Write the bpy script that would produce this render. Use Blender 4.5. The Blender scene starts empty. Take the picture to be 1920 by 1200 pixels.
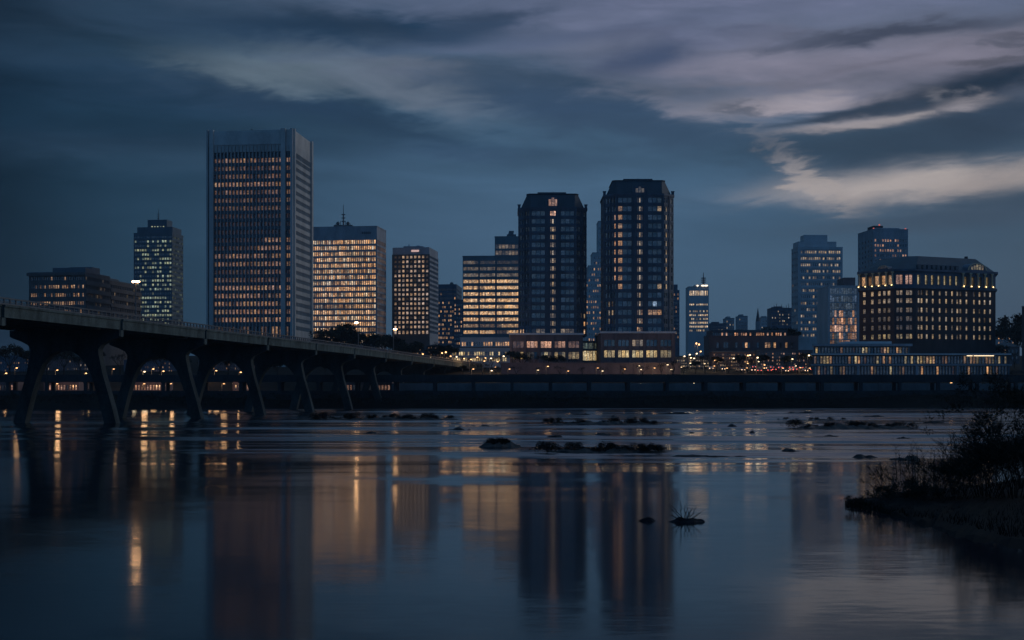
import bpy, math, random
from mathutils import Vector, noise as mnoise

# ------------------------------------------------------------------ scene, camera, sky, sun
S = bpy.context.scene
COL = S.collection
F = 2400.0          # focal length in photo pixels (1920 wide)
CX, HY = 960.0, 731.0
CH = 5.0            # camera height above the water

cam = bpy.data.objects.new('camera', bpy.data.cameras.new('camera'))
COL.objects.link(cam)
cam.location = (0, 0, CH)
cam.rotation_euler = (math.radians(90), 0, 0)
cam.data.sensor_width = 36
cam.data.lens = F / 1920 * 36
cam.data.shift_y = (HY - 600) / 1920
cam.data.clip_start = 0.5
cam.data.clip_end = 30000
S.camera = cam

S.view_settings.view_transform = 'Standard'
S.view_settings.look = 'None'
S.view_settings.gamma = 1
S.view_settings.exposure = 0.1
S.render.engine = 'CYCLES'
S.cycles.use_denoising = True
S.cycles.use_light_tree = True
S.cycles.max_bounces = 6
S.cycles.diffuse_bounces = 2
S.cycles.glossy_bounces = 4
S.cycles.transmission_bounces = 2
S.cycles.volume_bounces = 0
S.cycles.caustics_reflective = False
S.cycles.caustics_refractive = False
S.cycles.sample_clamp_indirect = 4
S.cycles.sample_clamp_direct = 0

SUN_EL, SUN_AZ = math.radians(5), math.radians(58)     # dusk glow, to the right


class NT:
    """small helper to write node trees"""
    def __init__(self, tree):
        self.t = tree
        tree.nodes.clear()

    def n(self, kind, **kw):
        nd = self.t.nodes.new(kind)
        for k, v in kw.items():
            setattr(nd, k, v)
        return nd

    def l(self, a, b):
        self.t.links.new(a, b)

    def m(self, op, a, b=None, c=None, clamp=False):
        nd = self.n('ShaderNodeMath', operation=op, use_clamp=clamp)
        for i, v in enumerate((a, b, c)):
            if v is None:
                continue
            if isinstance(v, (int, float)):
                nd.inputs[i].default_value = v
            else:
                self.l(v, nd.inputs[i])
        return nd.outputs[0]

    def mix(self, fac, a, b, blend='MIX'):
        nd = self.n('ShaderNodeMix', data_type='RGBA', blend_type=blend)
        for i, v in ((0, fac), (6, a), (7, b)):
            if isinstance(v, (int, float)):
                nd.inputs[i].default_value = v
            elif isinstance(v, tuple):
                nd.inputs[i].default_value = (*v, 1)
            else:
                self.l(v, nd.inputs[i])
        return nd.outputs[2]

    def noise(self, vec, scale=1.0, detail=3.0, rough=0.5, dist=0.0):
        nd = self.n('ShaderNodeTexNoise')
        nd.inputs['Scale'].default_value = scale
        nd.inputs['Detail'].default_value = detail
        nd.inputs['Roughness'].default_value = rough
        nd.inputs['Distortion'].default_value = dist
        if vec is not None:
            self.l(vec, nd.inputs['Vector'])
        return nd.outputs[0]

    def xyz(self, x, y, z=0.0):
        nd = self.n('ShaderNodeCombineXYZ')
        for i, v in enumerate((x, y, z)):
            if isinstance(v, (int, float)):
                nd.inputs[i].default_value = v
            else:
                self.l(v, nd.inputs[i])
        return nd.outputs[0]

    def ramp(self, fac, lo, hi, smooth=True):
        nd = self.n('ShaderNodeMapRange', interpolation_type='SMOOTHSTEP' if smooth else 'LINEAR')
        nd.inputs[1].default_value = lo
        nd.inputs[2].default_value = hi
        self.l(fac, nd.inputs[0])
        return nd.outputs[0]


def srgb(r, g, b):
    f = lambda c: (c / 255 / 12.92) if c <= 10 else (((c / 255) + .055) / 1.055) ** 2.4
    return (f(r), f(g), f(b))


# ---- sky: a Nishita dusk sky under a layer of streaked cloud, all by direction
W = bpy.data.worlds.new('World')
S.world = W
W.use_nodes = True
w = NT(W.node_tree)
tc = w.n('ShaderNodeTexCoord')
sep = w.n('ShaderNodeSeparateXYZ')
w.l(tc.outputs['Generated'], sep.inputs[0])
dx, dy, dz = sep.outputs
az = w.m('ARCTAN2', dx, dy)
hor = w.m('SQRT', w.m('ADD', w.m('MULTIPLY', dx, dx), w.m('MULTIPLY', dy, dy)))
el = w.m('ARCTAN2', dz, hor)
sv = w.xyz(w.m('MULTIPLY', az, 1.0), w.m('MULTIPLY_ADD', az, -0.10, w.m('MULTIPLY', el, 4.2)), 0.0)
n1 = w.noise(sv, 2.6, 6, 0.55, 0.3)
sv2 = w.xyz(w.m('ADD', az, 7.3), w.m('MULTIPLY', el, 3.0), 3.0)
n2 = w.noise(sv2, 3.4, 5, 0.5, 0.2)
sv3 = w.xyz(w.m('MULTIPLY', az, 1.2), w.m('MULTIPLY_ADD', az, 0.35, w.m('MULTIPLY', el, 7.0)), 9.0)
n3 = w.noise(sv3, 5.0, 8, 0.58, 0.5)
sv4 = w.xyz(w.m('MULTIPLY', az, 3.0), w.m('MULTIPLY_ADD', az, -0.6, w.m('MULTIPLY', el, 11.0)), 21.0)
n4 = w.noise(sv4, 6.0, 5, 0.6, 0.4)
# warped direction in "photo pixel" units
U = w.m('MULTIPLY_ADD', w.m('SUBTRACT', n2, 0.5), 170.0, w.m('MULTIPLY', az, F))
U = w.m('MULTIPLY_ADD', w.m('SUBTRACT', n4, 0.5), 230.0, U)
V = w.m('MULTIPLY_ADD', w.m('SUBTRACT', n1, 0.5), 60.0, w.m('MULTIPLY', el, F))
V = w.m('MULTIPLY_ADD', w.m('SUBTRACT', n4, 0.5), 50.0, V)
V = w.m('MULTIPLY_ADD', w.m('SUBTRACT', n3, 0.5), 40.0, V)
nish = w.n('ShaderNodeTexSky', sky_type='NISHITA')
nish.sun_disc = False
nish.sun_elevation = math.radians(1.0)
nish.sun_rotation = SUN_AZ
nish.air_density = 1.0
nish.dust_density = 2.0
nish.ozone_density = 3.0
# base: dark teal at left, slate blue at right; paler to the horizon
base = w.mix(w.ramp(az, -0.40, -0.27), srgb(7, 25, 40), srgb(24, 48, 67))
base = w.mix(w.ramp(az, -0.30, 0.02), base, srgb(55, 80, 103))
base = w.mix(w.ramp(az, 0.12, 0.5), base, srgb(54, 71, 88))
base = w.mix(w.ramp(el, 0.32, 0.95), base, srgb(62, 97, 130))
base = w.mix(w.ramp(w.m('MULTIPLY', dy, -1.0), -0.45, 0.4), base, srgb(38, 76, 115))
col = w.mix(0.012, base, nish.outputs[0], 'ADD')


def blob(px, py, rx, ry, ang, amp, rgb, p=1.0):
    """an elongated bank of cloud around one direction of the sky"""
    global col
    a0 = math.atan((px - CX) / F)
    e0 = math.atan((HY - py) / F * math.cos(a0))
    c, s = math.cos(math.radians(ang)), math.sin(math.radians(ang))
    du = w.m('SUBTRACT', U, a0 * F)
    dv = w.m('SUBTRACT', V, e0 * F)
    a = w.m('MULTIPLY_ADD', du, c / rx, w.m('MULTIPLY', dv, s / rx))
    b = w.m('MULTIPLY_ADD', du, -s / ry, w.m('MULTIPLY', dv, c / ry))
    q = w.m('MULTIPLY_ADD', a, a, w.m('MULTIPLY', b, b))
    if p != 1.0:
        q = w.m('POWER', q, p)
    g = w.m('MULTIPLY', w.m('EXPONENT', w.m('MULTIPLY', q, -1.0)), amp, clamp=True)
    g = w.m('MULTIPLY', g, w.m('MULTIPLY_ADD', n3, 0.9, 0.55), clamp=True)
    col = w.mix(g, col, srgb(*rgb))


# (photo x, photo y, half width, half height, tilt up to the right, amount, colour, hardness)
for b in (
    (1500, -40, 800, 90, 0, 0.85, (104, 108, 134)),
    (960, 30, 300, 50, 0, 0.4, (80, 90, 116)),
    (1460, 130, 430, 70, -5, 0.85, (116, 114, 130)),
    (1850, 100, 260, 50, 0, 0.7, (114, 110, 124)),
    (1040, 110, 200, 34, -10, 0.35, (78, 90, 114)),
    (1120, 60, 260, 14, 6, 0.5, (66, 78, 104)),
    (1330, 60, 160, 12, -4, 0.4, (80, 84, 106)),
    (330, 45, 300, 40, 3, 0.45, (44, 62, 82)),
    (120, 110, 200, 26, 0, 0.5, (38, 58, 78)),
    (500, 138, 170, 42, -4, 0.95, (80, 95, 108), 1.4),
    (745, 158, 190, 44, -12, 0.95, (90, 101, 116), 1.3),
    (770, 128, 90, 18, -8, 0.6, (106, 112, 126)),
    (650, 52, 330, 27, 1, 1.0, (31, 51, 73), 1.4),
    (900, 40, 110, 13, 9, 0.9, (44, 60, 82), 1.4),
    (250, 175, 260, 34, -8, 0.75, (28, 49, 70)),
    (560, 208, 360, 26, -10, 0.9, (34, 54, 76), 1.3),
    (250, 240, 330, 40, -3, 0.6, (22, 42, 60)),
    (420, 270, 260, 14, 2, 0.5, (30, 50, 70)),
    (880, 290, 200, 16, -4, 0.5, (48, 68, 92)),
    (150, 270, 200, 26, 0, 0.5, (30, 50, 70)),
    (420, 300, 330, 26, 0, 0.3, (52, 74, 96)),
    (1060, 200, 330, 46, -12, 0.95, (47, 66, 89), 1.5),
    (1250, 250, 220, 30, -6, 0.7, (50, 70, 92), 1.3),
    (1285, 200, 150, 15, -15, 0.5, (106, 108, 122)),
    (1215, 102, 125, 30, 13, 0.85, (52, 66, 92), 1.3),
    (1640, 66, 250, 15, 1, 0.95, (58, 65, 82), 1.5),
    (1880, 84, 70, 8, -8, 0.7, (70, 74, 88), 1.3),
    (1857, 112, 100, 8, 2, 0.8, (74, 76, 88), 1.3),
    (1640, 118, 120, 6, 10, 0.5, (92, 92, 106)),
    (1420, 165, 160, 8, -2, 0.5, (98, 99, 112)),
    (1490, 196, 150, 15, 0, 0.85, (142, 136, 144), 1.3),
    (1700, 272, 270, 44, 3, 1.0, (47, 63, 80), 1.8),
    (1850, 215, 170, 50, 0, 0.95, (44, 58, 75), 1.5),
    (1800, 164, 180, 24, 9, 1.0, (30, 44, 60), 1.6),
    (1600, 212, 140, 10, 6, 1.0, (46, 58, 74), 1.5),
    (1400, 205, 50, 9, -6, 0.7, (66, 76, 92), 1.3),
    (1576, 238, 118, 12, 5, 0.9, (140, 134, 138), 1.4),
    (1660, 228, 60, 7, 12, 0.8, (140, 134, 136), 1.3),
    (1800, 192, 60, 9, 6, 0.75, (128, 124, 130), 1.3),
    (1735, 180, 36, 7, -8, 0.5, (112, 112, 120)),
    (1450, 290, 95, 13, -43, 0.5, (104, 107, 118), 1.2),
    (1525, 350, 60, 12, -40, 0.5, (130, 126, 130), 1.2),
    (1720, 350, 250, 30, 1, 1.0, (156, 148, 146), 1.35),
    (1560, 352, 90, 18, -28, 0.9, (150, 142, 140), 1.3),
    (1900, 345, 90, 24, 8, 0.7, (150, 141, 139), 1.2),
    (1860, 408, 330, 24, 4, 0.8, (58, 72, 88), 1.3),
    (960, 430, 520, 110, 0, 0.35, (66, 91, 117)),
):
    blob(*b)
fine = w.m('MULTIPLY_ADD', w.m('MULTIPLY', w.m('SUBTRACT', n3, 0.5), w.ramp(el, 0.06, 0.2)), 0.9, 1.0)
fine = w.m('MULTIPLY', fine, w.m('MULTIPLY_ADD', w.m('MULTIPLY', w.m('SUBTRACT', n1, 0.5), w.ramp(el, 0.06, 0.16)), 0.5, 1.0))
fv = w.n('ShaderNodeVectorMath', operation='SCALE')
w.l(col, fv.inputs[0])
w.l(fine, fv.inputs['Scale'])
bg = w.n('ShaderNodeBackground')
w.l(fv.outputs[0], bg.inputs['Color'])
bg.inputs['Strength'].default_value = 1.18
wo = w.n('ShaderNodeOutputWorld')
w.l(bg.outputs[0], wo.inputs['Surface'])
W.cycles.sampling_method = 'MANUAL'
W.cycles.sample_map_resolution = 512

sun = bpy.data.objects.new('sun', bpy.data.lights.new('sun', 'SUN'))
COL.objects.link(sun)
sun.data.energy = 0.32
sun.data.angle = math.radians(35)
sun.data.color = (1.0, 0.97, 0.94)
sd = Vector((math.sin(math.radians(78)), math.cos(math.radians(78)), 0.42)).normalized()
sun.rotation_euler = sd.to_track_quat('Z', 'Y').to_euler()


# ------------------------------------------------------------------ helpers
def X(px, D):
    return (px - CX) * D / F


def Z(py, D):
    return CH + (HY - py) * D / F


def rad(a):
    return math.radians(a)


ORD = ('first second third fourth fifth sixth seventh eighth ninth tenth eleventh twelfth thirteenth fourteenth '
       'fifteenth sixteenth seventeenth eighteenth nineteenth twentieth twenty-first twenty-second twenty-third '
       'twenty-fourth twenty-fifth twenty-sixth twenty-seventh twenty-eighth twenty-ninth thirtieth').split()


class MB:
    def __init__(self):
        self.v, self.f, self.mi, self.uv, self.lit, self.sm = [], [], [], {}, {}, False

    def quad(self, a, b, c, d, mi=0, lit=None):
        i = len(self.v)
        self.v += [tuple(a), tuple(b), tuple(c), tuple(d)]
        self.f.append((i, i + 1, i + 2, i + 3))
        self.mi.append(mi)
        if lit is not None:
            self.lit[len(self.f) - 1] = lit

    def face(self, pts, mi=0):
        i = len(self.v)
        self.v += [tuple(p) for p in pts]
        self.f.append(tuple(range(i, i + len(pts))))
        self.mi.append(mi)

    def box(self, x0, x1, y0, y1, z0, z1, mi=0):
        self.prism([(x0, y0), (x1, y0), (x1, y1), (x0, y1)], z0, z1, mi)

    def prism(self, poly, z0, z1, mi=0, top=None):
        """poly counter-clockwise from above; top = other polygon for a sloped prism"""
        top = top or poly
        n = len(poly)
        lo = [(p[0], p[1], z0) for p in poly]
        hi = [(p[0], p[1], z1) for p in top]
        for k in range(n):
            j = (k + 1) % n
            self.face([lo[k], lo[j], hi[j], hi[k]], mi)
        self.face(hi, mi)
        self.face(lo[::-1], mi)

    def bar(self, A, B, out, wid, z0, z1, mi=0, back=0.1):
        """box lying along the facade line A->B (2D), standing out by `out`, at fraction range wid=(u0,u1) metres"""
        A, B = Vector(A), Vector(B)
        e = (B - A).normalized()
        n = Vector((e.y, -e.x))
        p0, p1 = A + e * wid[0], A + e * wid[1]
        self.prism([p0 + n * out, p1 + n * out, p1 - n * back, p0 - n * back], z0, z1, mi)

    def tube(self, p0, p1, r0, r1, n=6, mi=0, cap=True):
        p0, p1 = Vector(p0), Vector(p1)
        d = (p1 - p0)
        if d.length < 1e-6:
            return
        d.normalize()
        a = d.orthogonal().normalized()
        b = d.cross(a)
        i = len(self.v)
        for p, r in ((p0, r0), (p1, r1)):
            for k in range(n):
                t = 2 * math.pi * k / n
                self.v.append(tuple(p + a * (r * math.cos(t)) + b * (r * math.sin(t))))
        for k in range(n):
            j = (k + 1) % n
            self.f.append((i + k, i + j, i + n + j, i + n + k))
            self.mi.append(mi)
        if cap:
            self.f.append(tuple(i + n + k for k in range(n)))
            self.mi.append(mi)
            self.f.append(tuple(i + k for k in range(n))[::-1])
            self.mi.append(mi)

    def ball(self, c, rx, ry, rz, nu=8, nv=5, mi=0):
        c = Vector(c)
        i = len(self.v)
        for a in range(nv + 1):
            ph = math.pi * a / nv
            for b in range(nu):
                t = 2 * math.pi * b / nu
                self.v.append((c.x + rx * math.sin(ph) * math.cos(t), c.y + ry * math.sin(ph) * math.sin(t), c.z + rz * math.cos(ph)))
        for a in range(nv):
            for b in range(nu):
                j = (b + 1) % nu
                self.f.append((i + a * nu + b, i + (a + 1) * nu + b, i + (a + 1) * nu + j, i + a * nu + j))
                self.mi.append(mi)

    def mesh(self, name, mats, loc=(0, 0, 0)):
        me = bpy.data.meshes.new(name)
        lx, ly, lz = loc
        me.from_pydata([(p[0] - lx, p[1] - ly, p[2] - lz) for p in self.v], [], self.f)
        mats = mats if isinstance(mats, (list, tuple)) else [mats]
        for m_ in mats:
            me.materials.append(m_)
        if len(mats) > 1:
            me.polygons.foreach_set('material_index', self.mi)
        if self.lit:
            at = me.attributes.new('lit', 'FLOAT_COLOR', 'CORNER')
            uv = me.uv_layers.new(name='UVMap')
            for p in me.polygons:
                c = self.lit.get(p.index, (0, 0, 0))
                hsh = (math.sin(p.index * 12.9898 + c[0] * 78.233 + c[2] * 37.7) * 43758.5453) % 1.0
                h2 = (hsh * 7.31) % 1.0
                c = (c[0], c[1] * (.90 + .22 * h2), c[2] * (.72 + .62 * h2))
                for q, li in enumerate(p.loop_indices):
                    at.data[li].color = (*c, hsh)
                    uv.data[li].uv = ((0, 0), (1, 0), (1, 1), (0, 1))[q % 4]
        if self.sm:
            me.polygons.foreach_set('use_smooth', [True] * len(me.polygons))
        me.update()
        return me

    def build(self, name, mats, parent=None):
        loc = tuple(parent['_w']) if parent is not None else (0, 0, 0)
        o = bpy.data.objects.new(name, self.mesh(name, mats, loc))
        COL.objects.link(o)
        if parent is not None:
            o.parent = parent
            o['_w'] = loc
        return o


def tag(o, label=None, cat=None, group=None, kind=None):
    if label:
        o['label'] = label
    if cat:
        o['category'] = cat
    if group:
        o['group'] = group
    if kind:
        o['kind'] = kind
    return o


def thing(name, label, cat, loc, group=None):
    o = bpy.data.objects.new(name, None)
    o.empty_display_size = 1
    COL.objects.link(o)
    o.location = loc
    o['_w'] = tuple(float(c) for c in loc)
    return tag(o, label, cat, group)


def kids(o):
    return [c for c in o.children]


def dup(o, loc, rotz=0.0, scale=1.0, label=None, group=None):
    r = o.copy()
    COL.objects.link(r)
    r.location = loc
    r.rotation_euler = (0, 0, rotz)
    r.scale = (scale, scale, scale)
    if label:
        r['label'] = label
    if group:
        r['group'] = group
    for c in kids(o):
        d = c.copy()
        COL.objects.link(d)
        d.parent = r
        for g in kids(c):
            h = g.copy()
            COL.objects.link(h)
            h.parent = d
    return r


# ------------------------------------------------------------------ materials
def mat(name, rgb, rough=0.7, vary=0.25, scale=0.4, spec=0.3, metal=0.0, bump=0.0, streak=True):
    m_ = bpy.data.materials.new(name)
    m_.use_nodes = True
    t = NT(m_.node_tree)
    g = t.n('ShaderNodeNewGeometry')
    sp = t.n('ShaderNodeSeparateXYZ')
    t.l(g.outputs['Position'], sp.inputs[0])
    pos = t.xyz(sp.outputs[0], sp.outputs[1], t.m('MULTIPLY', sp.outputs[2], 0.35 if streak else 1.0))
    n_a = t.noise(pos, scale, 4, 0.6)
    n_b = t.noise(g.outputs['Position'], scale * 7, 3, 0.6)
    f = t.m('ADD', t.m('MULTIPLY', n_a, 0.7), t.m('MULTIPLY', n_b, 0.3))
    lo = tuple(c * (1 - vary) for c in rgb)
    hi = tuple(min(1, c * (1 + vary)) for c in rgb)
    c = t.mix(t.ramp(f, 0.3, 0.7), lo, hi)
    p = t.n('ShaderNodeBsdfPrincipled')
    t.l(c, p.inputs['Base Color'])
    p.inputs['Roughness'].default_value = rough
    p.inputs['Specular IOR Level'].default_value = spec
    p.inputs['Metallic'].default_value = metal
    if bump:
        b = t.n('ShaderNodeBump')
        b.inputs['Strength'].default_value = bump
        t.l(f, b.inputs['Height'])
        t.l(b.outputs[0], p.inputs['Normal'])
    o = t.n('ShaderNodeOutputMaterial')
    t.l(p.outputs[0], o.inputs['Surface'])
    return m_


def glow(name, rgb, strength, sample=True):
    m_ = bpy.data.materials.new(name)
    m_.use_nodes = True
    t = NT(m_.node_tree)
    e = t.n('ShaderNodeEmission')
    e.inputs[0].default_value = (*rgb, 1)
    e.inputs[1].default_value = strength
    o = t.n('ShaderNodeOutputMaterial')
    t.l(e.outputs[0], o.inputs['Surface'])
    m_.cycles.emission_sampling = 'AUTO' if sample else 'NONE'
    return m_


def window_mat(name, base, rough=0.12, curtain=2.2, gain=1.0):
    """glass that mirrors the sky, with the room's own lamps behind the lit panes"""
    m_ = bpy.data.materials.new(name)
    m_.use_nodes = True
    t = NT(m_.node_tree)
    a = t.n('ShaderNodeAttribute', attribute_name='lit')
    g = t.n('ShaderNodeNewGeometry')
    uv = t.n('ShaderNodeUVMap')
    su = t.n('ShaderNodeSeparateXYZ')
    t.l(uv.outputs[0], su.inputs[0])
    room = t.noise(g.outputs['Position'], curtain, 2, 0.6)
    room = t.m('MULTIPLY_ADD', t.ramp(room, 0.32, 0.68), 1.1, 0.35)
    top = t.m('MULTIPLY_ADD', su.outputs[1], 0.5, 0.75)
    # a blind drawn part of the way down
    blind = t.m('GREATER_THAN', t.m('ADD', su.outputs[1], t.m('MULTIPLY', a.outputs['Alpha'], .9)), 1.25)
    top = t.m('MULTIPLY', top, t.m('SUBTRACT', 1.0, t.m('MULTIPLY', blind, .55)))
    mul = t.m('MULTIPLY', t.m('MULTIPLY', room, top), gain)
    p = t.n('ShaderNodeBsdfPrincipled')
    p.inputs['Base Color'].default_value = (*base, 1)
    p.inputs['Roughness'].default_value = rough
    p.inputs['IOR'].default_value = 2.2
    t.l(a.outputs['Color'], p.inputs['Emission Color'])
    t.l(mul, p.inputs['Emission Strength'])
    o = t.n('ShaderNodeOutputMaterial')
    t.l(p.outputs[0], o.inputs['Surface'])
    m_.cycles.emission_sampling = 'NONE'
    return m_


M = dict(
    pale=mat('pale_concrete', (.50, .48, .445), .75, .2, .15),
    white=mat('white_stone', (.62, .6, .58), .8, .12, .2),
    grey=mat('grey_concrete', (.34, .35, .37), .8, .25, .2),
    dgrey=mat('dark_metal_panel', (.085, .11, .13), .45, .2, .2, .5),
    brown=mat('brown_brick', (.13, .115, .11), .85, .2, .3),
    brick=mat('dark_red_brick', (.085, .062, .062), .85, .25, .35),
    granite=mat('dark_granite', (.075, .11, .15), .55, .35, .25, .4),
    maroon=mat('maroon_brick', (.17, .125, .125), .85, .25, .35),
    copper=mat('slate_roof', (.032, .052, .07), .6, .25, .3, .5),
    teal=mat('teal_panel', (.10, .17, .20), .4, .2, .2, .5),
    blue=mat('pale_blue_panel', (.50, .50, .50), .6, .15, .2, .4),
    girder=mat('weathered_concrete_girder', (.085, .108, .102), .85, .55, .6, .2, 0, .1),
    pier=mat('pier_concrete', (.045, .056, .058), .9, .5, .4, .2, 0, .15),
    deck=mat('bridge_soffit', (.12, .12, .12), .9, .2, .4),
    asphalt=mat('asphalt', (.05, .05, .052), .9, .2, .6),
    rail=mat('railing_metal', (.12, .125, .13), .6, .2, .5),
    viad=mat('viaduct_steel', (.03, .034, .04), .8, .3, .3),
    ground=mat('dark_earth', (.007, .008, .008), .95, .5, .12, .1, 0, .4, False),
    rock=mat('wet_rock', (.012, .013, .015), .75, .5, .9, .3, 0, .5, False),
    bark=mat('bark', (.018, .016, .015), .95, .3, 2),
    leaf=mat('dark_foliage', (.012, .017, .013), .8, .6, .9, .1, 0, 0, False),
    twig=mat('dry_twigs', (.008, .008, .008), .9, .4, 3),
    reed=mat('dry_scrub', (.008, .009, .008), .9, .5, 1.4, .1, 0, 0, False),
    pole=mat('lamp_pole', (.12, .12, .12), .5, .1, 1, .5),
    tyre=mat('tyre_rubber', (.02, .02, .02), .9, .1, 3),
    glass=window_mat('window_glass', (.02, .028, .04)),
    tglass=window_mat('teal_window_glass', (.012, .04, .055), .1),
    lamp=glow('sodium_lamp', (1.0, .50, .20), 3.5),
    wlamp=glow('white_lamp', (1.0, .72, .42), 4),
    blamp=glow('bridge_lamp_glow', (1.0, .55, .25), 30),
    red=glow('tail_lamp', (1.0, .14, .10), 3, False),
    head=glow('head_lamp', (1.0, .62, .36), 4.5, False),
    redb=glow('beacon_lamp', (1.0, .22, .2), .5, False),
    sign=glow('lit_sign', (1.0, .66, .62), .55, False),
)

AMB = (1.0, .54, .26)
PNK = (1.0, .53, .33)
WHT = (1.0, .72, .46)
YEL = (1.0, .72, .34)
GRN = (.80, .88, .55)
BLU = (.45, .62, .85)  # strong: a blue-lit room; faint: sky reflection painted as glow on unlit panes


def sc(c, k):
    return (c[0] * k, c[1] * k, c[2] * k)


# ------------------------------------------------------------------ terrain and water
PROFILE = [(-400, -2.5), (345, -2.0), (351, -.9), (353.5, .5), (357, 2.6), (360, 4.4), (364, 4.7), (398, 4.7), (424, 8.8),
           (450, 10.5), (500, 13.0), (560, 15.0), (700, 21.0), (900, 29.0), (1200, 33.0), (9000, 34.0)]


def terr(D):
    for (a, za), (b, zb) in zip(PROFILE, PROFILE[1:]):
        if a <= D <= b:
            return za + (zb - za) * (D - a) / (b - a)
    return PROFILE[-1][1]


def make_ground():
    ys = [-400, 100, 300, 340, 345, 348, 350, 351, 352, 353.5, 355, 357, 358.5, 360, 362, 364, 375, 398, 405, 412, 418, 424, 437, 450,
          475, 500, 530, 560, 630, 700, 800, 900, 1050, 1200, 2000, 4000]
    xs = [-3000, -1000, -500, -300] + [-250 + 4 * i for i in range(126)] + [300, 500, 1000, 3000]
    mb = MB()
    for y in ys:
        for x in xs:
            z = terr(y)
            yy = y
            if 346 < y < 364:
                z += .55 * mnoise.noise((x * .12, y * .2, 0)) + .3 * mnoise.noise((x * .5, y * .5, 3))
                yy += 1.8 * mnoise.noise((x * .03, 1.7, 5))
            elif y >= 364 and y < 1000:
                z += .35 * mnoise.noise((x * .04, y * .04, 7))
            mb.v.append((x, yy, z))
    n = len(xs)
    for j in range(len(ys) - 1):
        for i in range(n - 1):
            mb.f.append((j * n + i, j * n + i + 1, (j + 1) * n + i + 1, (j + 1) * n + i))
            mb.mi.append(0)
    mb.sm = True
    tag(mb.build('ground', M['ground']), kind='structure')


make_ground()


def water_mat():
    m_ = bpy.data.materials.new('river_water')
    m_.use_nodes = True
    t = NT(m_.node_tree)
    g = t.n('ShaderNodeNewGeometry')
    sp = t.n('ShaderNodeSeparateXYZ')
    t.l(g.outputs['Position'], sp.inputs[0])
    x, y = sp.outputs[0], sp.outputs[1]
    # where the river runs over the ledges it is broken, below them it is calm
    wob = t.noise(t.xyz(t.m('MULTIPLY', x, .045), t.m('MULTIPLY', y, .09)), 1.0, 4, .6)
    left = t.ramp(t.m('MULTIPLY_ADD', y, .14, x), -34, 8)        # calmer under the bridge
    yw = t.m('MULTIPLY_ADD', t.m('SUBTRACT', wob, .5), 60, y)
    yw = t.m('ADD', yw, t.m('MULTIPLY', t.m('SUBTRACT', left, 1.0), 26))
    rapid = t.m('ADD', t.m('MULTIPLY', t.ramp(yw, 84, 102), .8), t.m('MULTIPLY', t.ramp(yw, 55, 89), .2))
    rapid = t.m('MULTIPLY', rapid, t.m('MULTIPLY_ADD', left, .7, .3))
    st0 = t.noise(t.xyz(t.m('MULTIPLY', x, .007), t.m('MULTIPLY', y, .05), 7.0), 1.0, 5, .68, .4)
    # long horizontal streaks of current
    st = t.noise(t.xyz(t.m('MULTIPLY', x, .020), t.m('MULTIPLY', y, .17), 2.0), 1.0, 5, .62, .3)
    st2 = t.noise(t.xyz(t.m('MULTIPLY', x, .07), t.m('MULTIPLY', y, .6), 5.0), 1.0, 4, .6, .2)
    st3 = t.noise(t.xyz(t.m('MULTIPLY', x, .035), t.m('MULTIPLY', y, .30), 12.0), 1.0, 3, .55, .2)
    rip = t.noise(t.xyz(t.m('MULTIPLY', x, .8), t.m('MULTIPLY', y, 3.4), 1.0), 1.0, 3, .6)
    ripx = t.noise(t.xyz(t.m('MULTIPLY', x, 1.5), t.m('MULTIPLY', y, 2.0), 4.0), 1.0, 2, .6)
    swell = t.noise(t.xyz(t.m('MULTIPLY', x, .10), t.m('MULTIPLY', y, .35), 8.0), 1.0, 3, .5)
    # slope of the surface along and across the view of the river
    a = t.m('MULTIPLY', t.m('SUBTRACT', st, .465), t.m('MULTIPLY', rapid, -.65))
    a = t.m('MULTIPLY_ADD', t.m('SUBTRACT', st0, .465), t.m('MULTIPLY', rapid, -1.0), a)
    a = t.m('MULTIPLY_ADD', t.m('SUBTRACT', st2, .48), t.m('MULTIPLY', rapid, -.22), a)
    a = t.m('MULTIPLY_ADD', t.m('SUBTRACT', st3, .5), t.m('MULTIPLY_ADD', rapid, -.10, -.012), a)
    a = t.m('MULTIPLY_ADD', t.m('SUBTRACT', rip, .5), t.m('MULTIPLY_ADD', rapid, .05, .030), a)
    a = t.m('MULTIPLY_ADD', t.m('SUBTRACT', swell, .5), .022, a)
    bx = t.m('MULTIPLY', t.m('SUBTRACT', ripx, .5), t.m('MULTIPLY_ADD', rapid, .02, .006))
    nv = t.n('ShaderNodeVectorMath', operation='NORMALIZE')
    t.l(t.xyz(bx, a, 1.0), nv.inputs[0])
    p = t.n('ShaderNodeBsdfPrincipled')
    fo = t.m('MAXIMUM', t.m('MULTIPLY', t.ramp(st, .53, .64), t.ramp(st2, .46, .60)), t.m('MULTIPLY', t.ramp(st0, .53, .62), t.ramp(st, .44, .60)))
    foam = t.m('MULTIPLY', fo, t.m('MULTIPLY', t.m('POWER', rapid, 1.5), .42))
    t.l(t.mix(foam, (.004, .010, .017), (.62, .66, .70)), p.inputs['Base Color'])
    r = t.m('MULTIPLY_ADD', rapid, .06, t.m('MULTIPLY_ADD', swell, .04, .075))
    r = t.m('MULTIPLY_ADD', foam, .4, r)
    t.l(r, p.inputs['Roughness'])
    p.inputs['IOR'].default_value = 1.333
    p.inputs['Specular IOR Level'].default_value = .5
    t.l(nv.outputs[0], p.inputs['Normal'])
    o = t.n('ShaderNodeOutputMaterial')
    t.l(p.outputs[0], o.inputs['Surface'])
    return m_


mb = MB()
mb.quad((-2500, -390, 0), (2500, -390, 0), (2500, 356, 0), (-2500, 356, 0))
tag(mb.build('water', water_mat()), kind='structure')

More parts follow.
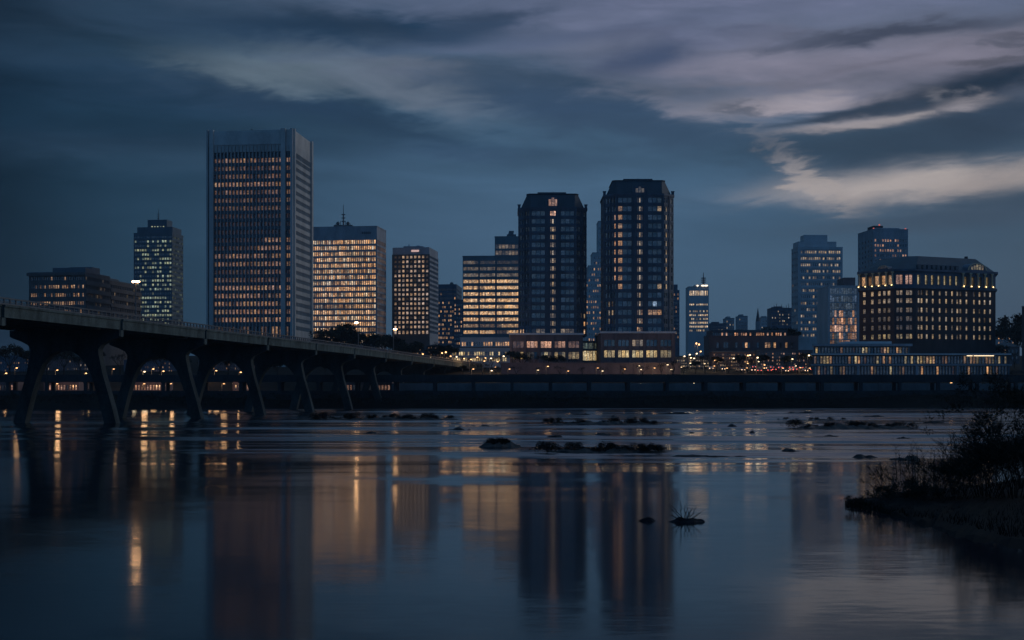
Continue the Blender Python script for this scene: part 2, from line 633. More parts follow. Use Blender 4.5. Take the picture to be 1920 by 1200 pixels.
# ------------------------------------------------------------------ bridge
BD0, BX0 = 158.6, -63.1                       # a point of the near girder face, pier at k = 0
BDIR = Vector((math.sin(rad(8.05)), math.cos(rad(8.05))))
BPER = Vector((-BDIR.y, BDIR.x))              # across, away from the camera
BSP = 33.0 / BDIR.y
BW = 17.5
GZ0, GZ1 = 14.0, 15.5


def bp(k, t=0.0):
    p = Vector((BX0, BD0)) + BDIR * (BSP * k) + BPER * t
    return p


def bz(k):                                    # slight fall of the deck towards the city
    return -0.0 if k < 5 else -.14 * (k - 5)


def seg(mb, k0, k1, t0, t1, z0, z1, mi=0):
    a, b, c, d = bp(k0, t0), bp(k1, t0), bp(k1, t1), bp(k0, t1)
    lo = [(a.x, a.y, z0 + bz(k0)), (b.x, b.y, z0 + bz(k1)), (c.x, c.y, z0 + bz(k1)), (d.x, d.y, z0 + bz(k0))]
    hi = [(p[0], p[1], p[2] + z1 - z0) for p in lo]
    for i in range(4):
        j = (i + 1) % 4
        mb.face([lo[i], lo[j], hi[j], hi[i]], mi)
    mb.face(hi, mi)
    mb.face(lo[::-1], mi)


bridge = thing('road_bridge', 'long concrete road bridge on splayed arched piers crossing the river at left', 'bridge', (*bp(0), 0))
K0, K1 = -3, 11
for k in range(K0, K1):
    for t0, t1 in ((0, .45), (BW - .45, BW)):
        mb = MB()
        seg(mb, k + .012, k + .988, t0, t1, GZ0, GZ1)
        for q in range(1, 1 + 0):
            pass
        seg(mb, k + .012, k + .988, t0 - .12 if t0 == 0 else t0, t1 if t0 == 0 else t1 + .12, GZ1 - .16, GZ1 + .10)
        mb.build('girder', M['girder'], bridge)
for k in range(K0, K1):
    mb = MB()
    seg(mb, k, k + 1, .46, BW - .46, GZ1 - .45, GZ1 - .05)
    for t in (3.1, 6.6, 10.3, 13.8):
        seg(mb, k + .01, k + .99, t, t + .6, GZ0 - .05, GZ1 - .46)
    mb.build('deck', M['deck'], bridge)
mb = MB()
for k in range(K0, K1):
    seg(mb, k, k + 1, .9, BW - .9, GZ1 - .045, GZ1 - .02)
mb.build('roadway', M['asphalt'], bridge)
for side, t in ((0, .12), (1, BW - .3)):
    mb = MB()
    for k in range(K0, K1):
        seg(mb, k, k + 1, t, t + .18, GZ1 + .82, GZ1 + 1.0)
        seg(mb, k, k + 1, t + .04, t + .14, GZ1 + .45, GZ1 + .53)
        seg(mb, k, k + 1, t - .02, t + .22, GZ1 + .10, GZ1 + .32)
        for q in range(24):
            kk = k + (q + .5) / 24
            seg(mb, kk - .003, kk + .003, t, t + .18, GZ1 + .3, GZ1 + .85)
    mb.build('railing', M['rail'], bridge)


def pier_profile():
    near = [(0, 13.95), (0, 13.0), (.5, 12.75), (1.8, 12.3), (2.9, 11.75), (3.35, 11.1), (3.3, 10.3), (2.7, 7.5), (1.2, 2.5), (.1, -1.8)]
    inner = [(2.0, -1.8), (2.8, 1.5), (3.6, 4.5), (4.5, 7.2), (5.3, 8.9), (6.4, 10.1), (7.5, 10.75), (BW / 2, 10.95)]
    half = near + inner
    return half + [(BW - a, z) for a, z in half[-2::-1]]


PR = pier_profile()
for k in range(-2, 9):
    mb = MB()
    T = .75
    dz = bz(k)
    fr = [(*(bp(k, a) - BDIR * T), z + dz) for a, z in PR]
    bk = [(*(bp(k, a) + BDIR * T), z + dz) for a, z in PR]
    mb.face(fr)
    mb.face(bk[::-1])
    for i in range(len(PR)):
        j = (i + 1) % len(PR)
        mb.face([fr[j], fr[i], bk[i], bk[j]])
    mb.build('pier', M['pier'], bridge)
    for t in (-.06, BW - .5):
        mb = MB()
        a = bp(k, t) - BDIR * .35
        b_ = bp(k, t) + BDIR * .35
        c_ = bp(k, t + .56) + BDIR * .35
        d_ = bp(k, t + .56) - BDIR * .35
        mb.prism([d_, c_, b_, a][::-1], 12.95 + dz, GZ0 - .05 + dz)
        mb.build('bearing_block', M['girder'], bridge)


# ------------------------------------------------------------------ lamps
def lamp_post(name, label, base, h, heads, group, mlamp, r=.3, arm=1.2):
    t = thing(name, label, 'street lamp', base, group)
    x, y, z = base
    mb = MB()
    mb.tube((x, y, z), (x, y, z + h), .13, .08, 6)
    mb.box(x - .2, x + .2, y - .2, y + .2, z, z + .35)
    for s in heads:
        mb.tube((x, y, z + h - .3), (x + s * arm, y, z + h), .06, .05, 5)
    mb.build('pole', M['pole'], t)
    for s in heads:
        mb = MB()
        mb.ball((x + s * arm, y, z + h - .02), r * 1.5, r, r * .7)
        mb.build('lamp_head', mlamp, t)
        mb = MB()
        mb.box(x + s * arm - r * 1.3, x + s * arm + r * 1.3, y - r * .9, y + r * .9, z + h + r * .5, z + h + r * .8)
        mb.build('lamp_housing', M['pole'], t)
    return t


def bridge_lamp(px, ytop, heads, label, t=1.2, r=.3, m_='blamp', arm=1.2):
    # find the k whose deck point falls on this photo column
    best = min((abs(CX + F * bp(k / 50, t).x / bp(k / 50, t).y - px), k / 50) for k in range(-60, 520))[1]
    p = bp(best, t)
    z0 = GZ1 - .02 + bz(best)
    lamp_post('bridge_lamp', label, (p.x, p.y, z0), Z(ytop, p.y) - z0, heads, 'lamp posts on the bridge', M[m_], r, arm)


bridge_lamp(254, 528, (-1, 1), 'twin-headed lamp post on the bridge in front of the dark teal tower', 2, .22, 'blamp', .3)
bridge_lamp(672, 605, (-1,), 'single-headed lamp post on the bridge in front of the brightly lit slab block', 1.2, .34, 'blamp', .5)
bridge_lamp(738, 617, (1,), 'single-headed lamp post on the bridge in front of the brown block', 1.2, .34, 'blamp', .5)


# ------------------------------------------------------------------ railway viaduct on the far bank
VD = 366.0
via = thing('railway_viaduct', 'long dark steel railway viaduct running along the far bank above the water', 'viaduct', (0, VD, 4.6))
mb = MB()
mb.box(-420, 420, VD - 3.2, VD + 3.2, 7.9, 9.0)
mb.box(-420, 420, VD - 3.35, VD - 3.2, 7.25, 9.25)
mb.box(-420, 420, VD + 3.2, VD + 3.35, 7.25, 9.25)
for i in range(-140, 140):
    mb.box(i * 3 - .08, i * 3 + .08, VD - 3.5, VD - 3.35, 7.3, 9.2)
mb.build('deck', M['viad'], via)
mb = MB()
for i in range(-140, 140):
    mb.box(i * 3 + 1.4, i * 3 + 1.47, VD - 3.3, VD - 3.24, 9.25, 10.0)
mb.box(-420, 420, VD - 3.3, VD - 3.25, 9.94, 10.0)
for i in range(-32, 33):
    mb2 = MB()
    for dy in (-2.6, 2.6):
        mb2.box(i * 11 - .45, i * 11 + .45, VD + dy - .45, VD + dy + .45, 3.9, 7.9)
    mb2.box(i * 11 - .6, i * 11 + .6, VD - 3.1, VD + 3.1, 7.0, 7.6)
    mb2.build('support', M['viad'], via)
# flood wall under the viaduct, right-hand half
fw = MB()
fw.box(X(735, 373), 420, 372.5, 373.1, 4.4, 6.9)
for i in range(60):
    x = X(735, 373) + 2 + i * 7
    if x < 418:
        fw.box(x - .3, x + .3, 372.2, 372.5, 4.4, 7.0)
tag(fw.build('flood_wall', M['grey']), 'low grey concrete flood wall standing behind the viaduct supports', 'wall')
ew = MB()
ew.box(-420, 420, 357.5, 358.2, 2.0, 4.75)
tag(ew.build('embankment_wall', M['viad']), 'dark stone embankment wall along the far water edge below the viaduct', 'wall')


# ------------------------------------------------------------------ facades
class Bld:
    def __init__(self, name, label, cat, base, mats_wall, glass='glass', seed=0, group=None):
        self.root = thing(name, label, cat, base, group)
        self.wall = MB()
        self.wm = mats_wall
        self.gl = M[glass]
        self.win = {}
        self.r = random.Random(seed)
        self.n = 0

    def facade(self, A, B, z0, z1, cols, rows, lit=None, recess=.3, by='cell', mi=0, name='window'):
        A, B = Vector(A), Vector(B)
        L = (B - A).length
        e = (B - A) / L
        n = Vector((e.y, -e.x))
        W_ = self.wall

        def P(u, z, d=0.0):
            q = A + e * u - n * d
            return (q.x, q.y, z)
        if isinstance(cols, tuple):
            cnt, frac, m0, m1 = cols
            s = (L - m0 - m1) / cnt
            cols = [(m0 + s * (i + .5 - frac / 2), m0 + s * (i + .5 + frac / 2)) for i in range(cnt)]
        rows = sorted(rows)
        zz = z0
        for a, b in rows:
            if a > zz + 1e-3:
                W_.quad(P(0, zz), P(L, zz), P(L, a), P(0, a), mi)
            u = 0.0
            for c, d in cols:
                if c > u + 1e-3:
                    W_.quad(P(u, a), P(c, a), P(c, b), P(u, b), mi)
                if recess > .02:
                    W_.quad(P(c, a), P(d, a), P(d, a, recess), P(c, a, recess), mi)
                    W_.quad(P(c, b, recess), P(d, b, recess), P(d, b), P(c, b), mi)
                    W_.quad(P(c, a), P(c, a, recess), P(c, b, recess), P(c, b), mi)
                    W_.quad(P(d, a, recess), P(d, a), P(d, b), P(d, b, recess), mi)
                u = d
            if u < L - 1e-3:
                W_.quad(P(u, a), P(L, a), P(L, b), P(u, b), mi)
            zz = b
        if zz < z1 - 1e-3:
            W_.quad(P(0, zz), P(L, zz), P(L, z1), P(0, z1), mi)
        R, C = len(rows), len(cols)
        mid = (A + B) / 2
        cosv = abs(n.dot(mid.normalized()))
        fid = self.n
        self.n += 1
        for ri, (a, b) in enumerate(rows):
            for ci, (c, d) in enumerate(cols):
                lv = lit(R - 1 - ri, ci, R, C) if lit else None
                q = (P(c, a, recess), P(d, a, recess), P(d, b, recess), P(c, b, recess))
                key = (fid, ri, ci) if by == 'cell' else (fid, ri)
                self.win.setdefault(key, [0, name, []])
                g = self.win[key]
                g[0] += (b - a) * (d - c) * cosv / mid.length_squared
                g[2].append((q, lv or (0, 0, 0)))

    def blind(self, A, B, z0, z1, mi=0):
        self.wall.quad((*A, z0), (*B, z0), (*B, z1), (*A, z1), mi)

    def part(self, name, mb, m_, parent=None):
        return mb.build(name, M[m_] if isinstance(m_, str) else m_, parent or self.root)

    def done(self):
        self.wall.build('wall', [M[m_] for m_ in self.wm] if isinstance(self.wm, (list, tuple)) else M[self.wm], self.root)
        gs = sorted(self.win.values(), key=lambda g: -g[0])
        by = {}
        for g in gs:
            by.setdefault(g[1], []).append(g)
        for nm, lst in by.items():
            cut = 100 if len(lst) > 108 else len(lst)
            for g in lst[:cut]:
                mb = MB()
                for q, lv in g[2]:
                    mb.quad(*q, lit=lv)
                mb.build(nm, self.gl, self.root)
            if cut < len(lst):
                mb = MB()
                for g in lst[cut:]:
                    for q, lv in g[2]:
                        mb.quad(*q, lit=lv)
                o = mb.build(nm, self.gl, self.root)
                o['kind'] = 'stuff'
        return self.root


def solve(P, d, px):
    """how far from P along d one must go to arrive at photo column px"""
    k = (px - CX) / F
    return (k * P.y - P.x) / (d.x - k * d.y)


def footprint(D, theta, xl, xc, xr, side='R', back=None):
    """corners FL, FR, BR, BL of a rectangular plan; near corner at column xc"""
    e = Vector((math.cos(rad(theta)), -math.sin(rad(theta))))
    dv = Vector((math.sin(rad(theta)), math.cos(rad(theta))))
    N = Vector((X(xc, D), D))
    if side == 'R':
        FR = N
        FL = FR + (-e) * solve(FR, -e, xl)
        d = back or solve(FR, dv, xr)
        BR = FR + dv * d
        BL = FL + dv * d
    else:
        FL = N
        FR = FL + e * solve(FL, e, xr)
        d = back or solve(FL, dv, xl)
        BL = FL + dv * d
        BR = FR + dv * d
    return FL, FR, BR, BL


def rws(ytop, sp, n, hfrac, D):
    """window rows: first centre at photo row ytop, spacing sp, n of them"""
    return [(Z(ytop + sp * k + sp * hfrac / 2, D), Z(ytop + sp * k - sp * hfrac / 2, D)) for k in range(n)]


def inset(poly, d):
    c = Vector((sum(p[0] for p in poly) / len(poly), sum(p[1] for p in poly) / len(poly)))
    return [Vector(p) + (c - Vector(p)).normalized() * d for p in poly]


def scaled(poly, k, c=None):
    c = c or Vector((sum(p[0] for p in poly) / len(poly), sum(p[1] for p in poly) / len(poly)))
    return [c + (Vector(p) - c) * k for p in poly]


def mid(pts):
    return (sum(p[0] for p in pts) / len(pts), sum(p[1] for p in pts) / len(pts))


def roofslab(b, poly, z, t=.4, m_='dgrey', over=.15):
    mb = MB()
    mb.prism(inset(poly, -over), z, z + t)
    b.part('roof', mb, m_)


def mast(b, x, y, z0, z1, r=.35, parent=None, beacon=False):
    mb = MB()
    mb.tube((x, y, z0), (x, y, z0 + (z1 - z0) * .55), r, r * .7, 6)
    mb.tube((x, y, z0 + (z1 - z0) * .5), (x, y, z1), r * .5, r * .25, 5)
    for q in (.2, .36, .52):
        zz = z0 + (z1 - z0) * q
        mb.box(x - r * 2, x + r * 2, y - r, y + r, zz, zz + r * .8)
    o = b.part('antenna_mast', mb, 'pole', parent)
    if beacon:
        mb = MB()
        mb.ball((x, y, z1 + .4), .5, .5, .5, 6, 4)
        mb.build('beacon', M['redb'], o)


# ---- 1 the tall pale tower with the dark grid
def reserve_tower():
    D, th = 560, 6
    FL, FR, BR, BL = footprint(D, th, 388, 549.6, 584)
    base = terr(D) - 1.5
    b = Bld('office_tower', 'tallest pale concrete office tower with deep vertical fins and orange lit windows', 'tower',
            (*mid((FL, FR, BR, BL)), base), ['pale', 'dgrey'], 'glass', 11)
    zt = Z(242.5, D)
    L = (FR - FL).length
    u = lambda px: (px - 388) / 161.6 * L
    rows = rws(299, 15.0, 21, .56, D)
    cols = []
    for i in range(19):
        c = 404.2 + i * (127.0 - 6) / 18
        cols.append((u(c - 2.1), u(c + 2.1)))
    cols += [(u(537), u(540.4)), (u(541.2), u(544.6))]
    rowlv = [.75, .42, .45, .8, .5, .28, .26, .09, .05, .04, .5, .55, .8, .62, .36, .3, .85, .8, .75, .85, .9]
    r = b.r

    def lit(k, c, R, C):
        if c >= 19:
            lv = rowlv[k] * .8 if k not in (7, 8, 9, 14) else .05
        else:
            lv = rowlv[k]
            if k == 10:
                lv = .95 if c >= 14 else .06
            elif k == 11:
                lv = .9 if c >= 12 else .12
            elif k == 13:
                lv *= 1.0 if (c < 9 or c > 11) else .5
            elif k in (14,):
                lv = .15 if c < 10 else .45
            elif k in (0, 1, 2, 4):
                lv *= .35 if c < 3 or (9 < c < 14 and k != 0) else 1.0
        lv *= r.uniform(.45, 1.1) if r.random() > .06 else .12
        return sc(PNK if r.random() < .7 else AMB, lv * .42)
    b.facade(FL, FR, base, zt - 9.5, cols, rows + [(Z(293, D), Z(272.5, D))] + [(Z(632, D), Z(612, D))],
             lambda k, c, R, C: ((0, 0, 0) if k == 0 else sc(AMB, .3 * r.random() ** 3) if k == R - 1 else lit(k - 1, c, R, C)), .9, mi=1)
    W_ = b.wall
    # crown, corner piers and fins in pale concrete
    W_.bar(FL, FR, .0, (0, L), zt - 9.5, zt, 0, 1.0)
    W_.bar(FL, FR, .35, (u(401), u(528)), zt - 6.4, zt - .8, 0, .3)
    for a, c in ((388, 391), (393.5, 401), (527.5, 535.8), (545.2, 549.6)):
        W_.bar(FL, FR, 1.0, (u(a), u(c)), base, zt + .4, 0, .5)
    for i in range(20):
        c = 404.2 - 3.36 + i * (127.0 - 6) / 18
        W_.bar(FL, FR, .55, (u(c - .42), u(c + .42)), base, Z(268, D), 0, .3)
    # right side: bands
    Ls = (BR - FR).length
    zs = rws(299, 15.0, 22, .5, D)
    b.facade(FR, BR, base, zt - 9.5, (20, .8, 2.0, 2.0), zs + [(Z(293, D), Z(274, D))], None, .35, by='row', mi=0, name='ribbon_window')
    W_.bar(FR, BR, .0, (0, Ls), zt - 9.5, zt, 0, 1.0)
    for a, c in ((0.01, 1.3), (Ls - 2.2, Ls - .01)):
        W_.bar(FR, BR, .9, (a, c), base, zt + .4, 0, .5)
    for i in range(1, 20):
        c = 2 + i * (Ls - 4) / 20
        W_.bar(FR, BR, .04, (c - .12, c + .12), base, Z(270, D), 0, .2)
    b.blind(BR, BL, base, zt)
    b.blind(BL, FL, base, zt)
    roofslab(b, inset([FL, FR, BR, BL], 1.2), zt - .5, .4, 'grey')
    p = (FL + FR + BR + BL) / 4
    mb = MB()
    mb.box(p.x - 8, p.x + 5, p.y - 6, p.y + 6, zt - .1, zt + 1.0)
    b.part('plant_room', mb, 'grey')
    q = FL.lerp(FR, .5)
    mast(b, q.x, q.y + 4, zt, zt + 1.9, .22)
    return b.done()


reserve_tower()


# ---- 2 the brightly lit slab with ribbon windows
def lit_slab():
    D, th = 680, 8
    FL, FR, BR, BL = footprint(D, th, 566, 706.7, 724)
    base = terr(D) - 1.5
    b = Bld('office_block', 'pale slab office block ablaze with rows of amber ribbon windows and a roof mast', 'office block',
            (*mid((FL, FR, BR, BL)), base), ['grey'], 'glass', 12)
    r = b.r
    zt = Z(425, D)

    def lit(k, c, R, C):
        lv = r.uniform(.35, 1.1) if r.random() > .12 else .18
        if k == 11 and 1 < c < 28:
            lv *= .35 + .3 * (c > 22)
        if k == 5:
            lv *= .8
        return sc(AMB if r.random() < .75 else WHT, lv * .92)
    rows = rws(453, 11.0, 18, .66, D)
    b.facade(FL, FR, base, zt, (36, .72, .2, .6), rows, lit, .5, by='row', name='ribbon_window')
    b.facade(FR, BR, base, zt, (12, .86, .5, .4), rows, lambda *a: sc(lit(*a), .62), .5, by='row', name='ribbon_window')
    b.blind(BR, BL, base, zt)
    b.blind(BL, FL, base, zt)
    roofslab(b, [FL, FR, BR, BL], zt, .5, 'grey')
    x, y = X(645, D + 9), D + 9
    mb = MB()
    mb.box(x - 5, x + 5, y - 4, y + 4, zt + .5, zt + 1.6)
    for q in range(7):
        mb.tube((x - 4 + q * 1.3, y - 3, zt + 1.5), (x - 4 + q * 1.3, y - 3, zt + 2.4 + 1.6 * abs(math.sin(q * 2.1))), .18, .15, 5)
    mb.ball((x - 3, y - 2, zt + 2.6), 1.0, .4, 1.0, 8, 5)
    mb.ball((x + 2.4, y - 2, zt + 2.6), 1.0, .4, 1.0, 8, 5)
    b.part('antenna_platform', mb, 'pole')
    mast(b, x - .3, y, zt + 1.5, Z(384, D + 9), .5)
    # faint dark lettering marks on the parapet, too small to read
    mb = MB()
    L = (FR - FL).length
    for q in range(5):
        u = L * (.80 + q * .025)
        mb.bar(FL, FR, .12, (u, u + .7), Z(438.5, D), Z(434, D), 0, .02)
        mb.bar(FL, FR, .12, (u + .2, u + .95), Z(436.6, D), Z(435.7, D), 0, .02)
    b.part('sign_letters', mb, 'dgrey')
    return b.done()


lit_slab()


# ---- 3 the brown block with small square lit windows
def brown_block():
    D, th = 700, 8
    FL, FR, BR, BL = footprint(D, th, 735, 805.7, 822)
    base = terr(D) - 1.5
    b = Bld('office_block', 'brown office block with small square pinkish lit windows and a small lit rooftop sign', 'office block',
            (*mid((FL, FR, BR, BL)), base), ['brown', 'grey'], 'glass', 13)
    r = b.r
    zt = Z(476.5, D)

    def lit(k, c, R, C):
        p = .9 if 1 <= c <= 7 else .45
        if k in (0, 1, 2, 3) and c < 2:
            p = .2
        lv = r.uniform(.55, 1.05) if r.random() < p else .06
        return sc((1, .66, .45), lv * .5)
    rows = rws(481.5, 8.75, 16, .55, D)
    L = (FR - FL).length
    b.facade(FL, FR, base, zt, (9, .56, .8, .4), rows + [(Z(626, D), Z(620, D))], lit, .5)
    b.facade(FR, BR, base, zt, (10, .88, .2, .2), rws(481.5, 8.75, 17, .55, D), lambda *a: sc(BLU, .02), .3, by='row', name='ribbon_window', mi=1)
    b.blind(BR, BL, base, zt)
    b.blind(BL, FL, base, zt)
    zp = Z(463.5, D)
    mb = MB()
    mb.prism(inset([FL, FR, BR, BL], .4), zt, zp)
    b.part('parapet', mb, 'grey')
    roofslab(b, inset([FL, FR, BR, BL], 1.0), zp - .3, .4, 'dgrey')
    mb = MB()
    x, y = X(778, D + 10), D + 10
    mb.box(x - 6, x + 5, y - 4, y + 4, zp, zp + 1.2)
    mb.box(x - 3.5, x - 3, y - 1, y - .5, zp + 1.2, zp + 2.6)
    mb.box(x + 1, x + 3, y - 2, y + 2, zp + 1.2, zp + 1.8)
    b.part('plant_room', mb, 'grey')
    mb = MB()
    for q in range(6):
        u = L * (.50 + q * .032)
        mb.bar(inset([FL, FR, BR, BL], .4)[0], inset([FL, FR, BR, BL], .4)[1], .25, (u, u + .85), Z(471.6, D), Z(468.2, D), 0, .02)
    b.part('lit_sign', mb, 'sign')
    return b.done()


brown_block()


# ---- 4 gridded lit office building left of the twin towers
def grid_block():
    D, th = 600, 3
    FL, FR, BR, BL = footprint(D, th, 867.5, 985, 990, back=26)
    base = terr(D) - 1.5
    b = Bld('office_block', 'teal glass office block with bright yellow window rows, left of the darker twin tower', 'office block',
            (*mid((FL, FR, BR, BL)), base), ['teal'], 'tglass', 14)
    r = b.r
    zt = Z(481, D)
    rowlv = [.14, .3, .5, .85, .9, .9, .95, .9, .95, .8, .32, .75]
    L = (FR - FL).length
    u = lambda px: (px - 867.5) / 117.5 * L
    cols = []
    for a, c, n_ in ((869, 896.8, 10), (899.8, 928.4, 10), (931.6, 984, 17)):
        s = (c - a) / n_
        cols += [(u(a + s * i + .15), u(a + s * (i + 1) - .15)) for i in range(n_)]

    def lit(k, c, R, C):
        lv = rowlv[k]
        if k == 0:
            lv = .35 if c < 8 else .1
        elif k == 2 and 10 < c < 22:
            lv *= .8
        elif k == 10 and c > 9:
            lv = .55 if c > 22 else .12
        elif k == 11 and 19 < c < 26:
            lv = .06
        lv *= r.uniform(.55, 1.05) if r.random() > .08 else .3
        return sc((1, .58, .27) if k > 2 else WHT, lv * (.98 if k > 2 else .45))
    b.facade(FL, FR, base, zt, cols, rws(491.5, 11.9, 12, .52, D), lit, .25, by='row', name='ribbon_window')
    for px in (898.3, 930):
        b.wall.bar(FL, FR, .3, (u(px - .7), u(px + .7)), base, zt, 0, .2)
    b.blind(FR, BR, base, zt)
    b.blind(BR, BL, base, zt)
    b.blind(BL, FL, base, zt)
    roofslab(b, [FL, FR, BR, BL], zt, .5, 'teal')
    # taller rear wing
    D2 = 622
    A = [Vector((X(927.7, D2), D2)), Vector((X(985, D2), D2)), Vector((X(985, D2), D2 + 16)), Vector((X(927.7, D2), D2 + 16))]
    z2 = Z(444.5, D2)
    b.facade(A[0], A[1], zt, z2, (9, .85, .3, .3), [(Z(478, D2), Z(470, D2)), (Z(466, D2), Z(458.5, D2))],
             lambda k, c, R, C: sc(WHT, .22 * r.random()), .25, by='row', name='ribbon_window')
    for i in (1, 2, 3):
        b.blind(A[i], A[(i + 1) % 4], zt, z2)
    roofslab(b, A, z2, .4, 'teal')
    mb = MB()
    x = X(958, D2)
    mb.box(x - 2, x + 2.5, D2 + 2, D2 + 6, z2 + .4, z2 + 1.6)
    mb.prism([(x - 1.4, D2 + 2.5), (x + 1.2, D2 + 2.5), (x + 1.2, D2 + 5), (x - 1.4, D2 + 5)], z2 + 1.6, z2 + 3.4, 0,
             [(x - .9, D2 + 3), (x + 1.5, D2 + 3), (x + 1.5, D2 + 4), (x - .9, D2 + 4)])
    b.part('roof_plant', mb, 'dgrey')
    return b.done()


grid_block()


# ---- 5 the twin towers with mansard roofs
def twin(label, D, xl, xr, ywall, ytop, ybase, podl, podr, seed, litcols, dorm):
    base = terr(D) - 1.5
    wpx = xr - xl
    wM = wpx * D / F
    ch = wM * .17                                   # chamfered corners
    xL, xR = X(xl, D + ch), X(xr, D + ch)
    dep = wM * .95
    s = wM * .17
    F0, F1 = xL + s, xR - s
    poly = [Vector(p) for p in ((F0, D), (F1, D), (xR, D + ch), (xR, D + dep - ch), (F1, D + dep), (F0, D + dep), (xL, D + dep - ch), (xL, D + ch))]
    b = Bld('apartment_tower' if False else 'office_tower', label, 'tower', ((xL + xR) / 2, D + dep / 2, base), ['granite', 'maroon'], 'tglass', seed)
    r = b.r
    zw, zb = Z(ywall, D), Z(ybase, D)
    n = 16
    sp = (ybase - 8 - (ywall + 9)) / (n - 1)
    rows = rws(ywall + 9, sp, n, .58, D)
    L = F1 - F0
    cols = []
    for a, c, k in ((.03, .33, 3), (.435, .565, 3), (.67, .97, 3)):
        w_ = (c - a) * L / k
        cols += [(a * L + w_ * i + .12, a * L + w_ * (i + 1) - .12) for i in range(k)]

    def dim():  # unlit panes: sky reflection put in as a faint blue emission
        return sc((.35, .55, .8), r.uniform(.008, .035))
    b.facade((F0, D), (F1, D), zb, zw, cols, rows, lambda k, c, R, C: litcols('front', k, c, r) or dim(), .35)
    chl = math.hypot(s, ch)
    b.facade((xL, D + ch), (F0, D), zb, zw, [(chl * .1, chl * .26), (chl * .34, chl * .5), (chl * .6, chl * .74), (chl * .8, chl * .94)], rows,
             lambda k, c, R, C: litcols('left', k, c, r) or dim(), .35)
    b.facade((F1, D), (xR, D + ch), zb, zw, [(chl * .06, chl * .2), (chl * .26, chl * .4), (chl * .5, chl * .66), (chl * .74, chl * .9)], rows,
             lambda k, c, R, C: litcols('right', k, c, r) or dim(), .35)
    for i, j in ((2, 3), (6, 7)):
        b.facade(poly[i], poly[j], zb, zw, (6, .5, 1, 1), rows, lambda k, c, R, C: sc(AMB, .12) if r.random() < .3 else dim(), .3)
    for i in (3, 4, 5):
        b.blind(poly[i], poly[i + 1], zb, zw)
    # storey lines, pilasters and the deep centre bay
    for k in range(n + 1):
        z = Z(ywall + 9 - sp * .5 + sp * k, D)
        for A, B in ((poly[0], poly[1]), (poly[7], poly[0]), (poly[1], poly[2])):
            ln = (B - A).length
            b.wall.bar(A, B, .12, (.02, ln - .02), z - .16, z + .16, 0, .05)
    for fr in (.36, .395, .605, .64):
        b.wall.bar(poly[0], poly[1], .75, (L * fr - .22, L * fr + .22), zb, zw + 3.2, 0, .1)
    for fr in (0.0, 1.0):
        b.wall.bar(poly[0], poly[1], .3, (L * fr - .3, L * fr + .3), zb, zw + .5, 0, .3)
    for A, B in ((poly[7], poly[0]), (poly[1], poly[2])):
        ln = (B - A).length
        for fr in (.55,):
            b.wall.bar(A, B, .35, (ln * fr - .15, ln * fr + .15), zb, zw, 0, .1)
    mb = MB()
    mb.prism(inset(poly, -.35), zw - .1, zw + .7)
    b.part('cornice', mb, 'granite')
    for p in (poly[7] + Vector((.3, .3)), poly[2] + Vector((-.3, .3))):
        mb = MB()
        mb.box(p.x - .5, p.x + .5, p.y - .5, p.y + .5, zw + .6, zw + 1.9)
        mb.box(p.x - .65, p.x + .65, p.y - .65, p.y + .65, zw + 1.9, zw + 2.2)
        b.part('corner_finial', mb, 'granite')
    # mansard roof
    c = Vector(((xL + xR) / 2, D + dep / 2))
    zt = Z(ytop, D)
    h = zt - zw
    mb = MB()
    def cutrect(hw, hd, k):
        return [c + Vector(q) for q in ((-hw + k, -hd), (hw - k, -hd), (hw, -hd + k), (hw, hd - k), (hw - k, hd), (-hw + k, hd), (-hw, hd - k), (-hw, -hd + k))]
    mb.prism(cutrect(wM * .47, dep * .475, wM * .15), zw + .6, zw + h * .86, 0, cutrect(wM * .375, dep * .36, wM * .045))
    mb.prism(cutrect(wM * .385, dep * .37, wM * .045), zw + h * .86, zw + h * .9)
    mb.prism([c + Vector(q) * wM for q in ((-.22, -.3), (.2, -.3), (.2, .3), (-.22, .3))], zw + h * .9, zt, 0)
    rf = b.part('roof', mb, 'copper')
    mb = MB()
    x0 = c.x + wM * .28
    mb.box(x0 - 1.2, x0 + 1.2, c.y - 3, c.y + 3, zw + h * .88, zw + h * .97)
    mb.build('roof_plant', M['dgrey'], rf)
    mast(b, c.x + wM * .02, c.y, zt, zt + 1.6, .3)
    # dormer with round-headed window
    dm = MB()
    dw = wM * .085
    yb, yf = D + dep * .16, D - .3
    zs, ze = zw + .7, zw + h * dorm
    arch = [(-dw, zs), (dw, zs)] + [(dw * math.cos(a), ze + dw * math.sin(a)) for a in [math.pi * q / 10 for q in range(11)]]
    fr_ = [(c.x + a, yf, z) for a, z in arch]
    bk_ = [(c.x + a, yb, z) for a, z in arch]
    dm.face(fr_)
    for i in range(len(arch)):
        j = (i + 1) % len(arch)
        dm.face([fr_[j], fr_[i], bk_[i], bk_[j]])
    do = b.part('dormer', dm, 'granite')
    dg = MB()
    lv = litcols('dormer', 0, 0, r)
    for q in range(3):
        a0, a1 = -dw * .72 + q * dw * .5, -dw * .72 + q * dw * .5 + dw * .42
        dg.quad((c.x + a0, yf - .05, zs + .3), (c.x + a1, yf - .05, zs + .3), (c.x + a1, yf - .05, ze + dw * (.45 if q != 1 else .72)), (c.x + a0, yf - .05, ze + dw * (.45 if q != 1 else .72)), lit=lv)
    dg.build('dormer_window', b.gl, do)
    # podium
    pz0 = base
    pz1 = zb
    pl, pr = X(podl, D - 5), X(podr, D - 5)
    pod = [Vector(p) for p in ((pl, D - 5), (pr, D - 5), (pr, D + dep + 3), (pl, D + dep + 3))]
    Lp = pr - pl
    nb = 5
    cl = []
    for i in range(nb):
        a = Lp * (.04 + i * .19)
        for q in range(3):
            cl.append((a + q * Lp * .05 + .1, a + (q + 1) * Lp * .05 - .1))
